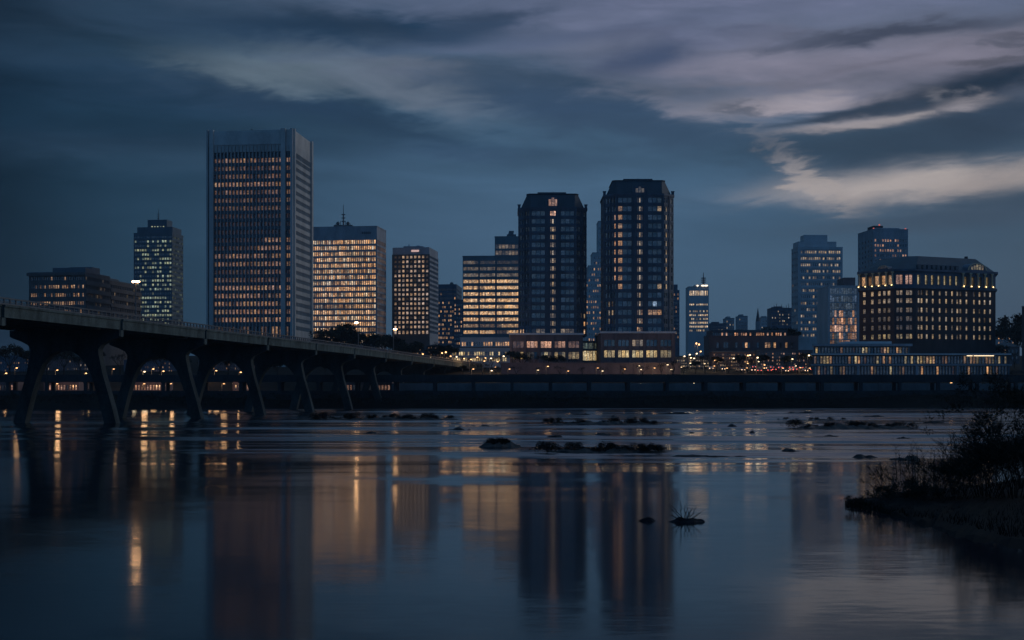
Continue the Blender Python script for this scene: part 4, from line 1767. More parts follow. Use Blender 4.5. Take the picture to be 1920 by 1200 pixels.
# houses and the dark edge building on the far right
def house(label, D, xa, xb, ywall, yroof, wm_, seed):
    z0 = terr(D) - 2
    A, B = X(xa, D), X(xb, D)
    b = Bld('house', label, 'house', ((A + B) / 2, D + 5, z0), [wm_], 'glass', seed)
    zw = Z(ywall, D)
    b.facade((A, D), (B, D), z0, zw, (5, .4, .5, .5), [(zw - 3, zw - 1.4), (zw - 6, zw - 4.4)], prob(.4, AMB, .2, .7)(b.r), .2)
    b.blind((B, D), (B, D + 10), z0, zw)
    b.blind((B, D + 10), (A, D + 10), z0, zw)
    b.blind((A, D + 10), (A, D), z0, zw)
    mb = MB()
    mb.prism([(A - .5, D - .5), (B + .5, D - .5), (B + .5, D + 10.5), (A - .5, D + 10.5)], zw, Z(yroof, D), 0,
             [(A + (B - A) * .42, D + 4), (A + (B - A) * .58, D + 4), (A + (B - A) * .58, D + 6), (A + (B - A) * .42, D + 6)])
    b.part('roof', mb, 'copper')
    b.done()


house('pale blue-roofed house on the slope right of the dark brick block', 700, 1868, 1904, 626, 611, 'blue', 71)
house('lower house with warm windows beneath the blue-roofed one at far right', 620, 1872, 1912, 650, 640, 'maroon', 72)
D = 470
b = block('edge_block', 'tall dark building cut off by the right edge of the photograph', 'building', D, 26, 1914.5, 1916, 1990, 576, 'L', 'brick', 'glass',
          (8, .5, .8, .8), rws(590, 15, 7, .5, D), prob(.1, AMB, .05, .3), 73, back=20)

# retaining wall below the twin towers
D = 452
tw = MB()
tw.box(X(940, D), X(1276, D), D, D + 1.2, 5, Z(682, D))
tw.box(X(940, D) - .2, X(1276, D) + .2, D - .25, D + 1.4, Z(682, D), Z(680, D))
for i in range(14):
    x = X(940, D) + 2 + i * 4.5
    tw.box(x - .3, x + .3, D - .2, D, 5, Z(682, D) - .01)
tag(tw.build('terrace_wall', M['maroon']), 'long brown retaining wall below the two mansard towers', 'wall')
# lit warehouses behind the viaduct on the left, under the bridge
for xa, xb, lab, p_, seed in ((-60, 34, 'low shed with orange windows under the viaduct at the left edge', .75, 81),
                              (82, 148, 'low warehouse with pinkish lit front between the first bridge legs', .8, 82),
                              (238, 310, 'low warehouse with bright orange lit front behind the second arch of the bridge', .9, 83),
                              (436, 470, 'small lit shed behind the fourth bridge pier', .7, 84),
                              (640, 735, 'low dim shed behind the viaduct near the last bridge legs', .5, 85)):
    D = 392
    b = block('warehouse', lab, 'warehouse', D, 0, xa, xb, xb + .5, 714, 'R', 'maroon', 'glass', (max(5, int((xb - xa) / 6)), .6, .5, .5),
              [(Z(731, D), Z(722, D))], lambda r, p_=p_, k_=(.22 if seed == 85 else .5): (lambda k, c, R, C: sc((1, .5, .3), r.uniform(.2, 1) * k_) if r.random() < p_ else (.01, .01, .01)), seed, back=9, base=4.2)


# ------------------------------------------------------------------ trees
def branchy(mb, p, d, L, r, depth, rnd, tips, bend=.35, n=2, sides=5):
    q = p + d * L
    mb.tube(p, q, r, r * .68, sides, cap=False)
    if depth == 0:
        tips.append((q, d))
        return
    for i in range(n if rnd.random() > .2 else n + 1):
        a = Vector((rnd.uniform(-1, 1), rnd.uniform(-1, 1), rnd.uniform(-.25, 1))) * bend * 1.9
        nd = (d + a).normalized()
        branchy(mb, q if rnd.random() > .35 else p + d * L * rnd.uniform(.55, .95), nd, L * rnd.uniform(.62, .86), r * .62, depth - 1, rnd, tips, bend, n, max(3, sides - 1))


def leafcloud(mb, c, R, n, size, rnd, squash=.8):
    for _ in range(n):
        while True:
            v = Vector((rnd.uniform(-1, 1), rnd.uniform(-1, 1), rnd.uniform(-1, 1)))
            if v.length < 1:
                break
        p = c + Vector((v.x * R, v.y * R, v.z * R * squash))
        a = Vector((rnd.gauss(0, 1), rnd.gauss(0, 1), rnd.gauss(0, .7))).normalized()
        b_ = a.orthogonal().normalized()
        s = size * rnd.uniform(.5, 1.2)
        mb.quad(p - a * s - b_ * s * .1, p - b_ * s * .55, p + a * s, p + b_ * s * .55)


def tree_proto(seed, H, R, leafy):
    rnd = random.Random(seed)
    t = thing('tree', 'tree', 'tree', (0, -300, 0))
    mb = MB()
    tips = []
    trunk_top = Vector((0, -300, H * .3))
    mb.tube((0, -300, -.6), trunk_top, H * .028, H * .02, 7)
    for i in range(5):
        a = 2 * math.pi * i / 5 + rnd.uniform(-.3, .3)
        d = Vector((math.cos(a) * R / H * 1.7, math.sin(a) * R / H * 1.7, 1)).normalized()
        branchy(mb, trunk_top - Vector((0, 0, rnd.uniform(0, H * .08))), d, H * .22, H * .012, 3 if leafy else 4, rnd, tips, .42)
    mb.build('trunk', M['bark'], t)
    cr = MB()
    for q, d in tips:
        if leafy:
            if rnd.random() < .85:
                leafcloud(cr, q, R * .26 * rnd.uniform(.7, 1.3), 46, H * .026, rnd)
        else:
            for _ in range(5):
                dd = (d + Vector((rnd.uniform(-1, 1), rnd.uniform(-1, 1), rnd.uniform(-.6, .8))) * .7).normalized()
                cr.tube(q, q + dd * H * .07 * rnd.uniform(.5, 1.2), H * .0028, H * .001, 3, cap=False)
            if rnd.random() < .5:
                leafcloud(cr, q, R * .12, 4, H * .012, rnd)
    cr.build('crown', M['leaf'] if leafy else M['twig'], t)
    return t


PROT = [tree_proto(1, 12, 4.6, True), tree_proto(2, 12, 4.0, True), tree_proto(3, 12, 5.2, True), tree_proto(4, 12, 4.6, False), tree_proto(5, 12, 4.0, False)]
used = set()


def plant(kind, px, D, h, label, group, base=None):
    o = PROT[kind]
    z = terr(D) if base is None else base
    loc = (X(px, D), D, z)
    rz = (px * 7.13 + D) % 6.28
    if kind not in used:
        used.add(kind)
        o.location = loc
        o.rotation_euler = (0, 0, rz)
        o.scale = (h / 12,) * 3
        o['label'], o['group'] = label, group
        return o
    return dup(o, loc, rz, h / 12, label, group)


rnd = random.Random(5)


def tree_row(where, group, spots, kinds):
    n = len(spots)
    for i, (px, D, ytop) in enumerate(sorted(spots)):
        h = Z(ytop, D) - terr(D)
        kind = kinds[i % len(kinds)]
        lab = '%s %s tree from left %s' % (ORD[i], ('dark leafy', 'bare twiggy')[kind > 2], where)
        plant(kind, px, D, h, lab, group)


tree_row('in the clump below the amber-lit slab', 'trees below the lit slab',
         [(588, 560, 640), (606, 545, 622), (622, 540, 604), (640, 545, 600), (656, 540, 606), (684, 545, 618), (704, 540, 622), (726, 550, 618), (744, 555, 632)], (0, 1, 2))
tree_row('below the brown block and the gap beside it', 'trees below the brown block',
         [(762, 545, 640), (778, 540, 636), (794, 535, 644), (812, 535, 646), (830, 530, 640), (846, 525, 646)], (2, 0, 3, 1))
tree_row('in front of the white two-tier building', 'trees before the white building',
         [(866, 500, 664), (884, 495, 668), (902, 500, 664), (922, 495, 668), (940, 490, 660)], (3, 4))
tree_row('in front of the left mansard tower terrace', 'trees before the left mansard tower',
         [(962, 470, 652), (980, 468, 656), (1000, 470, 660), (1024, 468, 660), (1046, 470, 662), (1068, 468, 666)], (1, 2, 3))
tree_row('below the brown retaining wall, behind the viaduct', 'trees below the retaining wall',
         [(905, 430, 676), (930, 432, 684), (968, 430, 682), (1010, 432, 686), (1050, 430, 682), (1092, 432, 686), (1130, 430, 684), (1168, 432, 684), (1205, 430, 680), (1240, 432, 678), (1262, 430, 670)], (3, 4))
tree_row('among the car lights beyond the flood wall', 'trees among the car lights',
         [(1282, 440, 682), (1304, 450, 674), (1322, 455, 662), (1344, 470, 664), (1366, 460, 668), (1390, 470, 662), (1412, 460, 670), (1432, 470, 660), (1452, 465, 666), (1474, 470, 664), (1496, 460, 660), (1514, 465, 656)], (3, 0, 4, 1))
tree_row('on the slope beneath the far roofs', 'trees beneath the far roofs',
         [(1340, 720, 618), (1372, 720, 614), (1404, 720, 616), (1424, 720, 610), (1444, 720, 608), (1462, 720, 610), (1478, 720, 606)], (1, 0, 2))
tree_row('behind the viaduct under the bridge', 'trees under the bridge',
         [(-20, 450, 660), (18, 440, 640), (55, 445, 650), (88, 440, 655), (120, 440, 648), (150, 445, 662), (182, 440, 650), (225, 445, 655), (262, 440, 660), (300, 440, 655), (340, 440, 660), (385, 445, 664), (428, 440, 668),
          (470, 440, 672), (520, 440, 676), (560, 440, 678), (610, 445, 680), (650, 440, 684), (700, 440, 682), (745, 445, 684), (790, 440, 686), (835, 440, 684), (868, 440, 682)], (0, 2, 1, 3))
tree_row('by the right edge between the houses', 'trees by the right edge',
         [(1876, 560, 640), (1894, 640, 600), (1908, 680, 575), (1925, 560, 610), (1902, 520, 655)], (1, 2, 3))


# ------------------------------------------------------------------ street lamps and cars in the town
def make_lamp_proto(m_, arm, power, colr):
    t = thing('street_lamp', 'lamp', 'street lamp', (0, -300, 0))
    mb = MB()
    mb.tube((0, -300, -.5), (0, -300, 6.0), .10, .06, 5)
    mb.tube((0, -300, 5.9), (arm, -300, 6.15), .05, .04, 4)
    mb.build('pole', M['pole'], t)
    mb = MB()
    mb.ball((arm, -300, 6.1), .34, .3, .24, 7, 4)
    mb.build('lamp_head', m_, t)
    ld = bpy.data.lights.new('lamp_light', 'POINT')
    ld.energy, ld.color, ld.shadow_soft_size = power, colr, .9
    lo = bpy.data.objects.new('lamp_light', ld)
    COL.objects.link(lo)
    lo.parent = t
    lo.location = (arm, 0, 5.6)
    return t


LP = [make_lamp_proto(M['lamp'], .6, 190, (1, .56, .26)), make_lamp_proto(M['wlamp'], .5, 190, (1, .76, .46)), make_lamp_proto(M['lamp'], .4, 300, (1, .56, .26))]
lused = set()


def lamps(where, group, spots, extra=None):
    if extra:
        n_, xa, xb, ya, yb, Da, Db, kinds = extra
        q_ = random.Random(n_ * 100 + xa)
        spots = spots + [(q_.uniform(xa, xb), q_.uniform(ya, yb), q_.uniform(Da, Db), q_.choice(kinds)) for _ in range(n_)]
    for i, (px, py, D, kind) in enumerate(sorted(spots)):
        z = Z(py, D) - 6.1
        lab = '%s %s lamp from left %s' % (ORD[i], ('orange', 'white', 'bright orange')[kind], where)
        loc = (X(px, D), D, z)
        # the lamp stands on the ground: lengthen or shorten by scale
        h = Z(py, D) - terr(D)
        s = max(.35, h / 6.1)
        loc = (X(px, D), D, terr(D))
        o = LP[kind]
        if kind not in lused:
            lused.add(kind)
            o.location = loc
            o['label'], o['group'] = lab, group
        else:
            o = dup(o, loc, 0, 1, lab, group)
        o.scale = (1, 1, s)
        for c in o.children:
            pass


lamps('seen through the bridge arches', 'lamps under the bridge',
      [(8, 700, 405, 0), (28, 690, 420, 0), (104, 694, 420, 0), (158, 700, 410, 0), (210, 692, 430, 0), (246, 701, 405, 1), (268, 697, 408, 1), (284, 692, 415, 0), (303, 696, 410, 0), (387, 696, 415, 0), (402, 695, 418, 0), (448, 698, 410, 0),
       (416, 720, 385, 0), (105, 722, 385, 2), (268, 722, 385, 2), (448, 718, 385, 2), (318, 721, 385, 2)])
lamps('along the street before the white two-tier building', 'lamps before the white building',
      [(790, 664, 500, 0), (805, 670, 490, 1), (826, 662, 500, 0), (842, 668, 490, 0), (880, 674, 470, 0), (892, 670, 480, 0), (905, 677, 465, 0), (918, 672, 470, 1), (930, 678, 465, 0), (884, 692, 425, 0), (919, 695, 420, 1)], (7, 780, 950, 660, 690, 460, 505, (0, 1)))
lamps('on the slope right of the taller mansard tower', 'lamps on the slope',
      [(1291, 665, 500, 1), (1303, 644, 520, 0), (1304, 663, 505, 1), (1293, 671, 495, 1), (1299, 672, 492, 1), (1292, 681, 480, 1), (1281, 668, 505, 1), (1308, 646, 520, 0), (1311, 659, 510, 0), (1275, 690, 460, 1), (1319, 682, 480, 1), (1373, 672, 500, 1), (1404, 666, 510, 1), (1360, 693, 450, 0), (1397, 692, 452, 0), (1420, 678, 490, 1), (1345, 678, 485, 1)])
lamps('below the brown retaining wall', 'lamps below the retaining wall',
      [(952, 692, 436, 0), (1006, 694, 432, 1), (1024, 687, 440, 0), (1062, 697, 430, 0), (1118, 690, 438, 0), (1127, 697, 430, 1), (1168, 692, 432, 0), (1196, 686, 444, 1), (1199, 694, 440, 1), (1224, 690, 446, 0), (1249, 684, 446, 1), (1256, 693, 440, 1)])
lamps('behind the viaduct supports right of the bridge', 'lamps behind the viaduct',
      [(882, 719, 384, 0), (1162, 720, 384, 1), (1197, 719, 384, 1), (1298, 719, 384, 1), (1780, 718, 384, 0), (1854, 722, 384, 1)])
lamps('by the car park left of the terrace building', 'lamps by the car park',
      [(1430, 694, 450, 0), (1465, 694, 450, 0), (1498, 690, 455, 0), (1515, 694, 450, 0)], (9, 1312, 1518, 664, 697, 440, 490, (0, 1, 0)))


def make_car(body_rgb):
    t = thing('car', 'car', 'car', (0, -300, 0))
    o = -300
    mb = MB()
    sec = [(-2.1, .35), (2.1, .35), (2.15, .75), (1.3, .88), (.75, 1.38), (-.9, 1.42), (-1.6, .98), (-2.15, .9)]
    fr, bk = [(x, o - .82, z) for x, z in sec], [(x, o + .82, z) for x, z in sec]
    mb.face(fr)
    mb.face(bk[::-1])
    for i in range(len(sec)):
        j = (i + 1) % len(sec)
        mb.face([fr[j], fr[i], bk[i], bk[j]])
    mb.build('body', mat('car_paint', body_rgb, .3, .05, 1, .5), t)
    for s in (-.83, .83):
        mb = MB()
        mb.quad((-1.3, o + s, .98), (1.1, o + s, .95), (.68, o + s, 1.32), (-.85, o + s, 1.34))
        mb.build('side_window', M['glass'], t)
    for x in (-1.3, 1.3):
        for s in (-.8, .8):
            w_ = MB()
            w_.tube((x, o + s - .1, .33), (x, o + s + .1, .33), .33, .33, 10)
            w_.build('wheel', M['tyre'], t)
    for s in (-.6, .6):
        h_ = MB()
        h_.ball((2.12, o + s, .66), .1, .17, .12, 6, 4)
        h_.build('headlight', M['head'], t)
        r_ = MB()
        r_.ball((-2.12, o + s, .8), .1, .19, .12, 6, 4)
        r_.build('taillight', M['red'], t)
    return t


CARS = [make_car((.2, .2, .22)), make_car((.05, .06, .09))]
cused = set()


def car(i, loc, rz, label, group):
    o = CARS[i]
    if i not in cused:
        cused.add(i)
        o.location = loc
        o.rotation_euler = (0, 0, rz)
        o['label'], o['group'] = label, group
    else:
        dup(o, loc, rz, 1, label, group)


for i, (px, rz) in enumerate(((704, -95), (719, -98), (729, -92))):
    k = min((abs(CX + F * bp(q / 50, 3.6).x / bp(q / 50, 3.6).y - px), q / 50) for q in range(0, 520))[1]
    p = bp(k, 3.6 + i * .2)
    car(i % 2, (p.x, p.y, GZ1 - .02 + bz(k)), rad(rz), '%s car from the left crossing the bridge toward us with headlights on' % ORD[i], 'cars on the bridge')
spots = [(1424, 460, 'a'), (1440, 462, 'a'), (1452, 470, 'a'), (1468, 460, 'b'), (1480, 466, 'a'), (1490, 472, 'a'), (1504, 462, 'b'), (1512, 470, 'a'), (1408, 468, 'b'), (1388, 470, 'b'),
         (1500, 490, 'a'), (1484, 494, 'a'), (1462, 492, 'a'), (1444, 496, 'a'), (1428, 490, 'b'), (1410, 500, 'a'), (1350, 480, 'b'), (1332, 486, 'b')]
for i, (px, D, k) in enumerate(sorted(spots)):
    car(i % 2, (X(px, D), D, terr(D) + .2), rad(75 + (i * 37) % 30) if k == 'a' else rad(-90 + (i * 29) % 36),
        '%s car from the left in the dark car park, showing %s' % (ORD[i], 'red tail lamps' if k == 'a' else 'bright headlights'), 'cars in the car park')


# ------------------------------------------------------------------ rocks and islets in the river
def mound(name, label, px0, px1, D, h, depth, seed, cat='islet', rough=1.0):
    xa, xb = X(px0, D), X(px1, D)
    nu, nv = max(16, int((xb - xa) * 2.2)), 9
    nu = min(nu, 120)
    mb = MB()
    for i in range(nu + 1):
        u = i / nu
        prof = (math.sin(math.pi * u) ** .6) if 0 < u < 1 else 0
        x = xa + (xb - xa) * u
        nn = .55 + .9 * abs(mnoise.noise((x * .35, seed * 3.1, 0))) + .5 * mnoise.noise((x * 1.3, seed, 4))
        for j in range(nv + 1):
            v = j / nv * 2 - 1
            dd = depth * prof * (1 + .35 * mnoise.noise((x * .5, v * 2, seed)))
            hh = h * prof * nn * max(0, 1 - v * v) ** .8
            hh += .26 * rough * prof * mnoise.noise((x * 2.2, v * 3, seed + 2))
            mb.v.append((x, D + v * dd * .5 + .4 * mnoise.noise((x * .2, seed, 9)), hh - .12))
    for i in range(nu):
        for j in range(nv):
            a = i * (nv + 1) + j
            mb.f.append((a, a + nv + 1, a + nv + 2, a + 1))
            mb.mi.append(0)
    o = mb.build(name, M['rock'])
    return tag(o, label, cat)


def shrub_mesh(mb, c, h, R, rnd, leaf=True, n=9, size=.06):
    tips = []
    for i in range(n):
        a = rnd.uniform(0, 6.28)
        d = Vector((math.cos(a) * R / h, math.sin(a) * R / h, 1)).normalized()
        branchy(mb, c, d, h * .38, h * .012 + .004, 2, rnd, tips, .4, 2, 3)
    return tips


def shrub_proto(seed, leaf):
    rnd = random.Random(seed)
    t = thing('shrub', 'shrub', 'shrub', (0, -300, 0))
    mb = MB()
    tips = shrub_mesh(mb, Vector((0, -300, -.05)), 1.0, 1.3, rnd, n=13)
    mb.build('branches', M['twig'], t)
    lf = MB()
    for q, d in tips:
        leafcloud(lf, q - Vector((0, 0, .12)), .24, 12 if leaf else 6, .06, rnd)
    for _ in range(30):
        leafcloud(lf, Vector((rnd.gauss(0, .6), -300 + rnd.gauss(0, .4), .16)), .25, 6, .07, rnd)
    lf.build('leaves', M['reed'], t)
    return t


SH = [shrub_proto(11, True), shrub_proto(12, True), shrub_proto(13, False)]
sused = set()


def shrub(k, loc, h, rz, label, group):
    o = SH[k]
    if k not in sused:
        sused.add(k)
        o.location = loc
        o.scale = (h,) * 3
        o.rotation_euler = (0, 0, rz)
        o['label'], o['group'] = label, group
        return
    dup(o, loc, rz, h, label, group)


rnd = random.Random(77)
islets = [
    # name, label, px0, px1, y, height, depth, shrubs, shrub height, place
    ('long low dark rock ledge with scrub, at left near the last bridge pier', 560, 870, 787, .75, 10, 26, 1.25, 'on the long ledge near the last bridge pier'),
    ('small rocky islet with a tuft of brush below the yellow-lit teal block', 893, 980, 838, .85, 4.5, 9, .8, 'on the small rocky islet'),
    ('scrub-covered ridge of rocks in mid river below the mansard towers', 998, 1262, 848, .6, 4.5, 26, .85, 'on the mid-river ridge below the mansard towers'),
    ('narrow far ledge with scrub between the small islet and the far bank', 1005, 1250, 796, .55, 7, 20, 1.0, 'on the narrow far ledge'),
    ('thin bare ledge just above the water trailing right of the mid-river ridge', 1235, 1420, 856, .2, 2.5, 0, 0, ''),
    ('dark scrubby ledge out in the river toward the right bank', 1470, 1735, 803, .6, 8, 24, 1.1, 'on the ledge toward the right bank'),
    ('thin far ledge breaking the water below the terrace building', 1440, 1610, 788, .3, 4, 8, .6, 'on the thin far ledge'),
    ('low bare ledge left of the narrow far ledge', 862, 960, 799, .22, 3.5, 0, 0, ''),
    ('low bare slab of rock at the water line right of the orange lamp reflections', 1310, 1345, 793, .2, 3, 0, 0, ''),
]
for i, (lab, a, c, y, h, dep, ns, sh, place) in enumerate(islets):
    D = CH * F / (y - HY)
    mound('rock_islet', lab, a, c, D, h, dep, i + 1.3)
    for j in range(ns):
        px = a + (c - a) * (.10 + .8 * (j + rnd.uniform(-.4, .4)) / max(1, ns - 1))
        hh = sh * rnd.choice((.35, .5, .7, .9, 1.3)) * rnd.uniform(.8, 1.15)
        if i == 1:
            px = 915 + 12 * j + rnd.uniform(-4, 4) if j < 4 else 938 + rnd.uniform(-4, 4)
            hh = (1.15 if 925 < px < 948 else .6) * rnd.uniform(.7, 1)
        shrub(j % 3, (X(px, D), D + rnd.uniform(-.2, .35) * dep, .12), hh, rnd.uniform(0, 6), 'low dark shrub among others ' + place, 'shrubs ' + place)

for i, (px, y, wpx) in enumerate(sorted(((1090, 778, 40), (1150, 782, 26), (960, 786, 34), (1270, 776, 60), (1420, 778, 44), (1500, 775, 70), (1640, 782, 50), (1372, 800, 22), (1408, 812, 14), (700, 812, 40),
                               (640, 800, 60), (1300, 812, 26), (1560, 818, 46), (1690, 822, 60), (1750, 793, 44), (1800, 786, 60), (1480, 846, 40), (1130, 815, 50), (1040, 820, 34), (860, 806, 50), (1620, 858, 56), (1700, 862, 70)))):
    D = CH * F / (y - HY)
    mound('rock', '%s small wet rock from left to right breaking the water among the rapids' % ORD[i], px - wpx / 2, px + wpx / 2, D, .22 + .12 * (i % 3), 1.6 + i % 2, 50.3 + i, 'rock')['group'] = 'small rocks in the rapids'


# ---- twig islet in the foreground
D = 48.4
mound('rock_islet', 'tiny foreground islet carrying a spray of bare twigs', 1244, 1326, D, .34, .55, 31.0)
mound('driftwood_ledge', 'thin dark sliver of rock in the water left of the tiny twig islet', 1190, 1244, D + .4, .165, .3, 33.0, 'ledge')
tb = thing('twig_bush', 'fan of bare dark twigs rising from the tiny foreground islet', 'bush', (X(1280, D), D, .1))
mb = MB()
rnd = random.Random(9)
c0 = Vector((X(1284, D), D, .08))
for i in range(13):
    a = -1.15 + 2.3 * i / 12 + rnd.uniform(-.2, .2)
    L = .84 * rnd.uniform(.45, 1.0) * (1 - .22 * abs(a))
    d = Vector((math.sin(a), rnd.uniform(-.35, .35), math.cos(a))).normalized()
    p = c0 + Vector((a * .14, rnd.uniform(-.08, .08), 0))
    r0 = .021
    for q in range(4):
        d2 = (d + Vector((rnd.uniform(-.42, .42), rnd.uniform(-.3, .3), rnd.uniform(-.05, .3)))).normalized()
        p2 = p + d2 * L * .25
        mb.tube(p, p2, r0, r0 * .8, 4, cap=False)
        if q:
            for s in (-1, 1):
                if rnd.random() < .8:
                    e2 = (d2 + Vector((s * rnd.uniform(.3, .9), rnd.uniform(-.3, .3), .15))).normalized()
                    mb.tube(p2, p2 + e2 * L * rnd.uniform(.1, .3), r0 * .6, r0 * .3, 3, cap=False)
        p, r0 = p2, r0 * .8
mb.build('twigs', M['twig'], tb)


# ------------------------------------------------------------------ near bank on the right
def near_bank():
    """dark spit of land; its water edge follows the photo"""
    edge = [(1570, 945), (1600, 952), (1640, 962), (1672, 972), (1700, 985), (1735, 1000), (1775, 1018), (1830, 1036), (1880, 1046), (1960, 1050), (2100, 1050)]
    far = [(1570, 943), (1610, 935), (1660, 931), (1720, 926), (1800, 916), (1870, 905), (1920, 896), (1990, 890), (2080, 885), (2160, 880), (2250, 878)]
    mb = MB()
    nv = 12
    n = 80
    for i in range(n + 1):
        u = i / n * (len(edge) - 1)
        k = min(int(u), len(edge) - 2)
        f = u - k
        ex, ey = edge[k][0] + (edge[k + 1][0] - edge[k][0]) * f, edge[k][1] + (edge[k + 1][1] - edge[k][1]) * f
        fx, fy = far[k][0] + (far[k + 1][0] - far[k][0]) * f, far[k][1] + (far[k + 1][1] - far[k][1]) * f
        De, Df = CH * F / (ey - HY), CH * F / (fy - HY)
        a = Vector((X(ex, De), De))
        b_ = Vector((X(fx, Df), Df))
        for j in range(nv + 1):
            v = j / nv
            p = a.lerp(b_, v)
            w_ = min(1, i / 22)
            z = -.22 + .1 * w_ + w_ * (.55 * math.sin(math.pi * v) ** .7 + .16 * mnoise.noise((p.x * 1.1, p.y * 1.1, 0)) + .08 * mnoise.noise((p.x * 4, p.y * 4, 2)))
            if v in (0, 1):
                z = -.3
            p += Vector((.25 * mnoise.noise((p.x * .8, p.y * .8, 5)), .35 * mnoise.noise((p.x * .9, p.y * .9, 8))))
            mb.v.append((p.x, p.y, z))
    for i in range(n):
        for j in range(nv):
            q = i * (nv + 1) + j
            mb.f.append((q, q + nv + 1, q + nv + 2, q + 1))
            mb.mi.append(0)
    tag(mb.build('river_bank', M['ground']), kind='structure')


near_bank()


def thicket(label, px, D, ztop, R, seed, stems=12, depth=4, leaf=6, z0=.2, size=.045, name='riverside_shrub', spread=.22, sink=.0):
    rnd = random.Random(seed)
    c = Vector((X(px, D), D, z0))
    t = thing(name, label, 'shrub' if name == 'riverside_shrub' else 'tree', tuple(c))
    h = ztop - z0
    mb = MB()
    tips = []
    for i in range(stems):
        a = 6.28 * i / stems + rnd.uniform(-.3, .3)
        rr = rnd.uniform(.15, 1)
        d = Vector((math.cos(a) * rr * R / h * 1.3, math.sin(a) * rr * R / h * 1.0, rnd.uniform(.75, 1.05)))
        L = h * .30 * d.length
        branchy(mb, c + Vector((math.cos(a) * rr * R * .35, math.sin(a) * rr * R * .3, -.15)), d.normalized(), L, .014 + h * .004, depth, rnd, tips, .42, 2, 4)
    mb.build('branches', M['twig'], t)
    lf = MB()
    for q, d in tips:
        if q.z < ztop + .25 and q.z > 0:
            for _ in range(4):
                dd = (d + Vector((rnd.uniform(-1, 1), rnd.uniform(-1, 1), rnd.uniform(-.5, .6))) * .8).normalized()
                lf.tube(q, q + dd * rnd.uniform(.2, .65) * min(1, h / 3), .009, .004, 3, cap=False)
            leafcloud(lf, q - Vector((0, 0, sink * rnd.random())), spread, leaf, size, rnd, .55)
    lf.build('leaves', M['leaf'], t)


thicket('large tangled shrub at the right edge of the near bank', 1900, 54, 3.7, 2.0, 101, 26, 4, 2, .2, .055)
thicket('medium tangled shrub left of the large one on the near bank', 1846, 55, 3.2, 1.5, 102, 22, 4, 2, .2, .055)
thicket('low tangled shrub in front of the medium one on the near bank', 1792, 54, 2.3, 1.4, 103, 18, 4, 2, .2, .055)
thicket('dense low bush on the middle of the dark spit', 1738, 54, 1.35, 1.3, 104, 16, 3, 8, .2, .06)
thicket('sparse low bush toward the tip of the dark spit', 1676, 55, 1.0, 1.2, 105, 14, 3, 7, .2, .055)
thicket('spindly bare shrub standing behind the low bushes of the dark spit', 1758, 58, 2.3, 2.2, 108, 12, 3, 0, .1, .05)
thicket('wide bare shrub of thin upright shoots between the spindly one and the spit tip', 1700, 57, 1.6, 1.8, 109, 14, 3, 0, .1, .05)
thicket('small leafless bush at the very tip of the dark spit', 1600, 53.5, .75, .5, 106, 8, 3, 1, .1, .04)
thicket('dark spreading tree at the right edge, tallest on the near bank', 1930, 60, 5.9, 3.0, 107, 11, 5, 9, .2, .085, 'riverside_tree', .4)

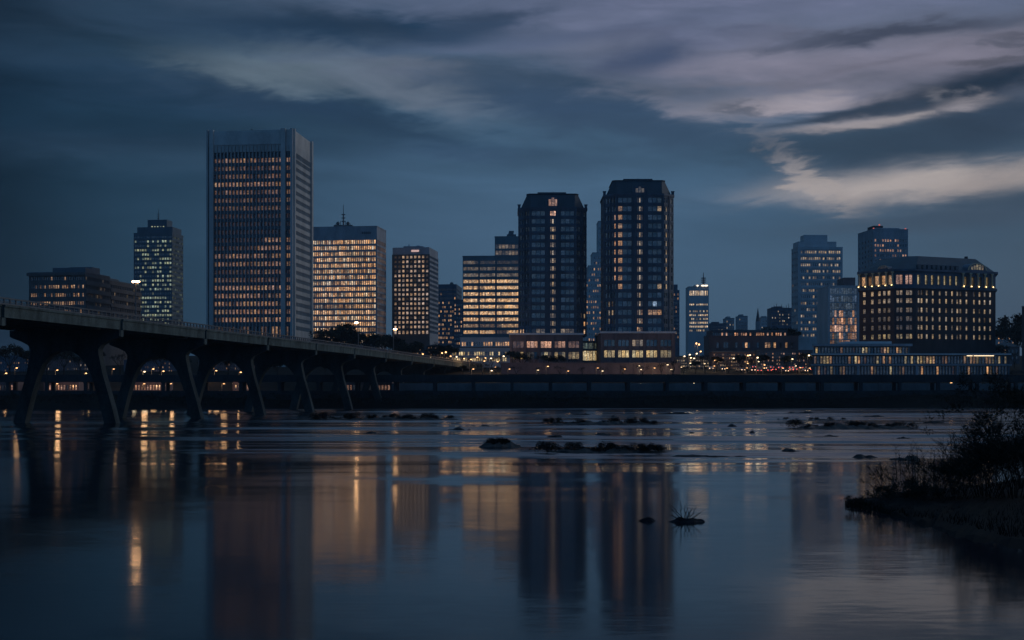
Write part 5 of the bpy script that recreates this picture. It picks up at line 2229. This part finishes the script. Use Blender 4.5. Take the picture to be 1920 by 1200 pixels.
# tall dry stalks standing in the shallows behind the spit
rnd = random.Random(44)
st = [(1681, 862, 840), (1690, 866, 846), (1712, 868, 834), (1722, 866, 832), (1716, 870, 842), (1745, 868, 842), (1752, 868, 846), (1784, 858, 820), (1788, 848, 816), (1797, 830, 814), (1734, 872, 852), (1770, 864, 846), (1704, 870, 850)]
for i, (px, yb, yt) in enumerate(sorted(st)):
    D = 75 + rnd.uniform(-3, 3)
    x = X(px, D)
    zb, zt = 0, Z(yt, D)
    mb = MB()
    p = Vector((x, D, -.2))
    lean = rnd.uniform(-.25, .1)
    for q in range(5):
        p2 = Vector((x + lean * (q + 1) / 5 * zt * .5 + rnd.uniform(-.03, .03), D, -.2 + (zt + .2) * (q + 1) / 5))
        mb.tube(p, p2, .03 - q * .004, .026 - q * .004, 4, cap=False)
        if q > 1:
            for s in (-1, 1):
                e2 = Vector((s * rnd.uniform(.1, .3), rnd.uniform(-.1, .1), rnd.uniform(.15, .3)))
                mb.tube(p2, p2 + e2, .014, .006, 3, cap=False)
        p = p2
    tag(mb.build('dry_stalk', M['twig']), '%s dry stalk from the left standing in the shallows behind the dark spit' % ORD[i], 'stalk', 'dry stalks behind the spit')

# scrub and grass carpeting the spit
mb = MB()
rnd = random.Random(66)
for _ in range(5200):
    px = rnd.uniform(1585, 2000)
    D = rnd.uniform(44, 62)
    f = (px - 1585) / 415
    lo, hi = 54 - 12 * min(1, f * 1.3), 57 + 10 * f
    D = rnd.uniform(lo, hi)
    x = X(px, D)
    h = rnd.uniform(.08, .34) * (.55 + f) * min(1, .1 + 5 * f)
    a = rnd.uniform(-.5, .5)
    s = rnd.uniform(.015, .035)
    mb.face([(x - s, D, .05), (x + s, D, .05), (x + a * h, D + rnd.uniform(-.1, .1), .1 + h)])
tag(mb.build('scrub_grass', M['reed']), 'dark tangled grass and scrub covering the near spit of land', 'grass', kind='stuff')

# scrubby growth along the far embankment foot
mb = MB()
for _ in range(5200):
    x = rnd.uniform(-170, 170)
    D = rnd.uniform(353.5, 357.3)
    leafcloud(mb, Vector((x, D, .4 + (D - 353) * .75 + rnd.uniform(0, .8))), .5, 3, .28, rnd)
tag(mb.build('bank_scrub', M['leaf']), 'dark scrub growing along the foot of the far embankment', 'scrub', kind='stuff')

# ------------------------------------------------------------------ evening haze over river and town
HAZE = 0.00008
mb = MB()
mb.box(-3100, 3100, -450, 4100, -4.5, 150)
hz = bpy.data.materials.new('haze')
hz.use_nodes = True
t = NT(hz.node_tree)
pv = t.n('ShaderNodeVolumePrincipled')
pv.inputs['Color'].default_value = (.70, .86, .97, 1)
pv.inputs['Density'].default_value = HAZE
pv.inputs['Anisotropy'].default_value = 0.0
o = t.n('ShaderNodeOutputMaterial')
t.l(pv.outputs[0], o.inputs['Volume'])
tag(mb.build('haze', hz), kind='stuff', label='thin blue evening haze over the river and the city')

for o in S.objects:
    if '_w' in o.keys():
        del o['_w']
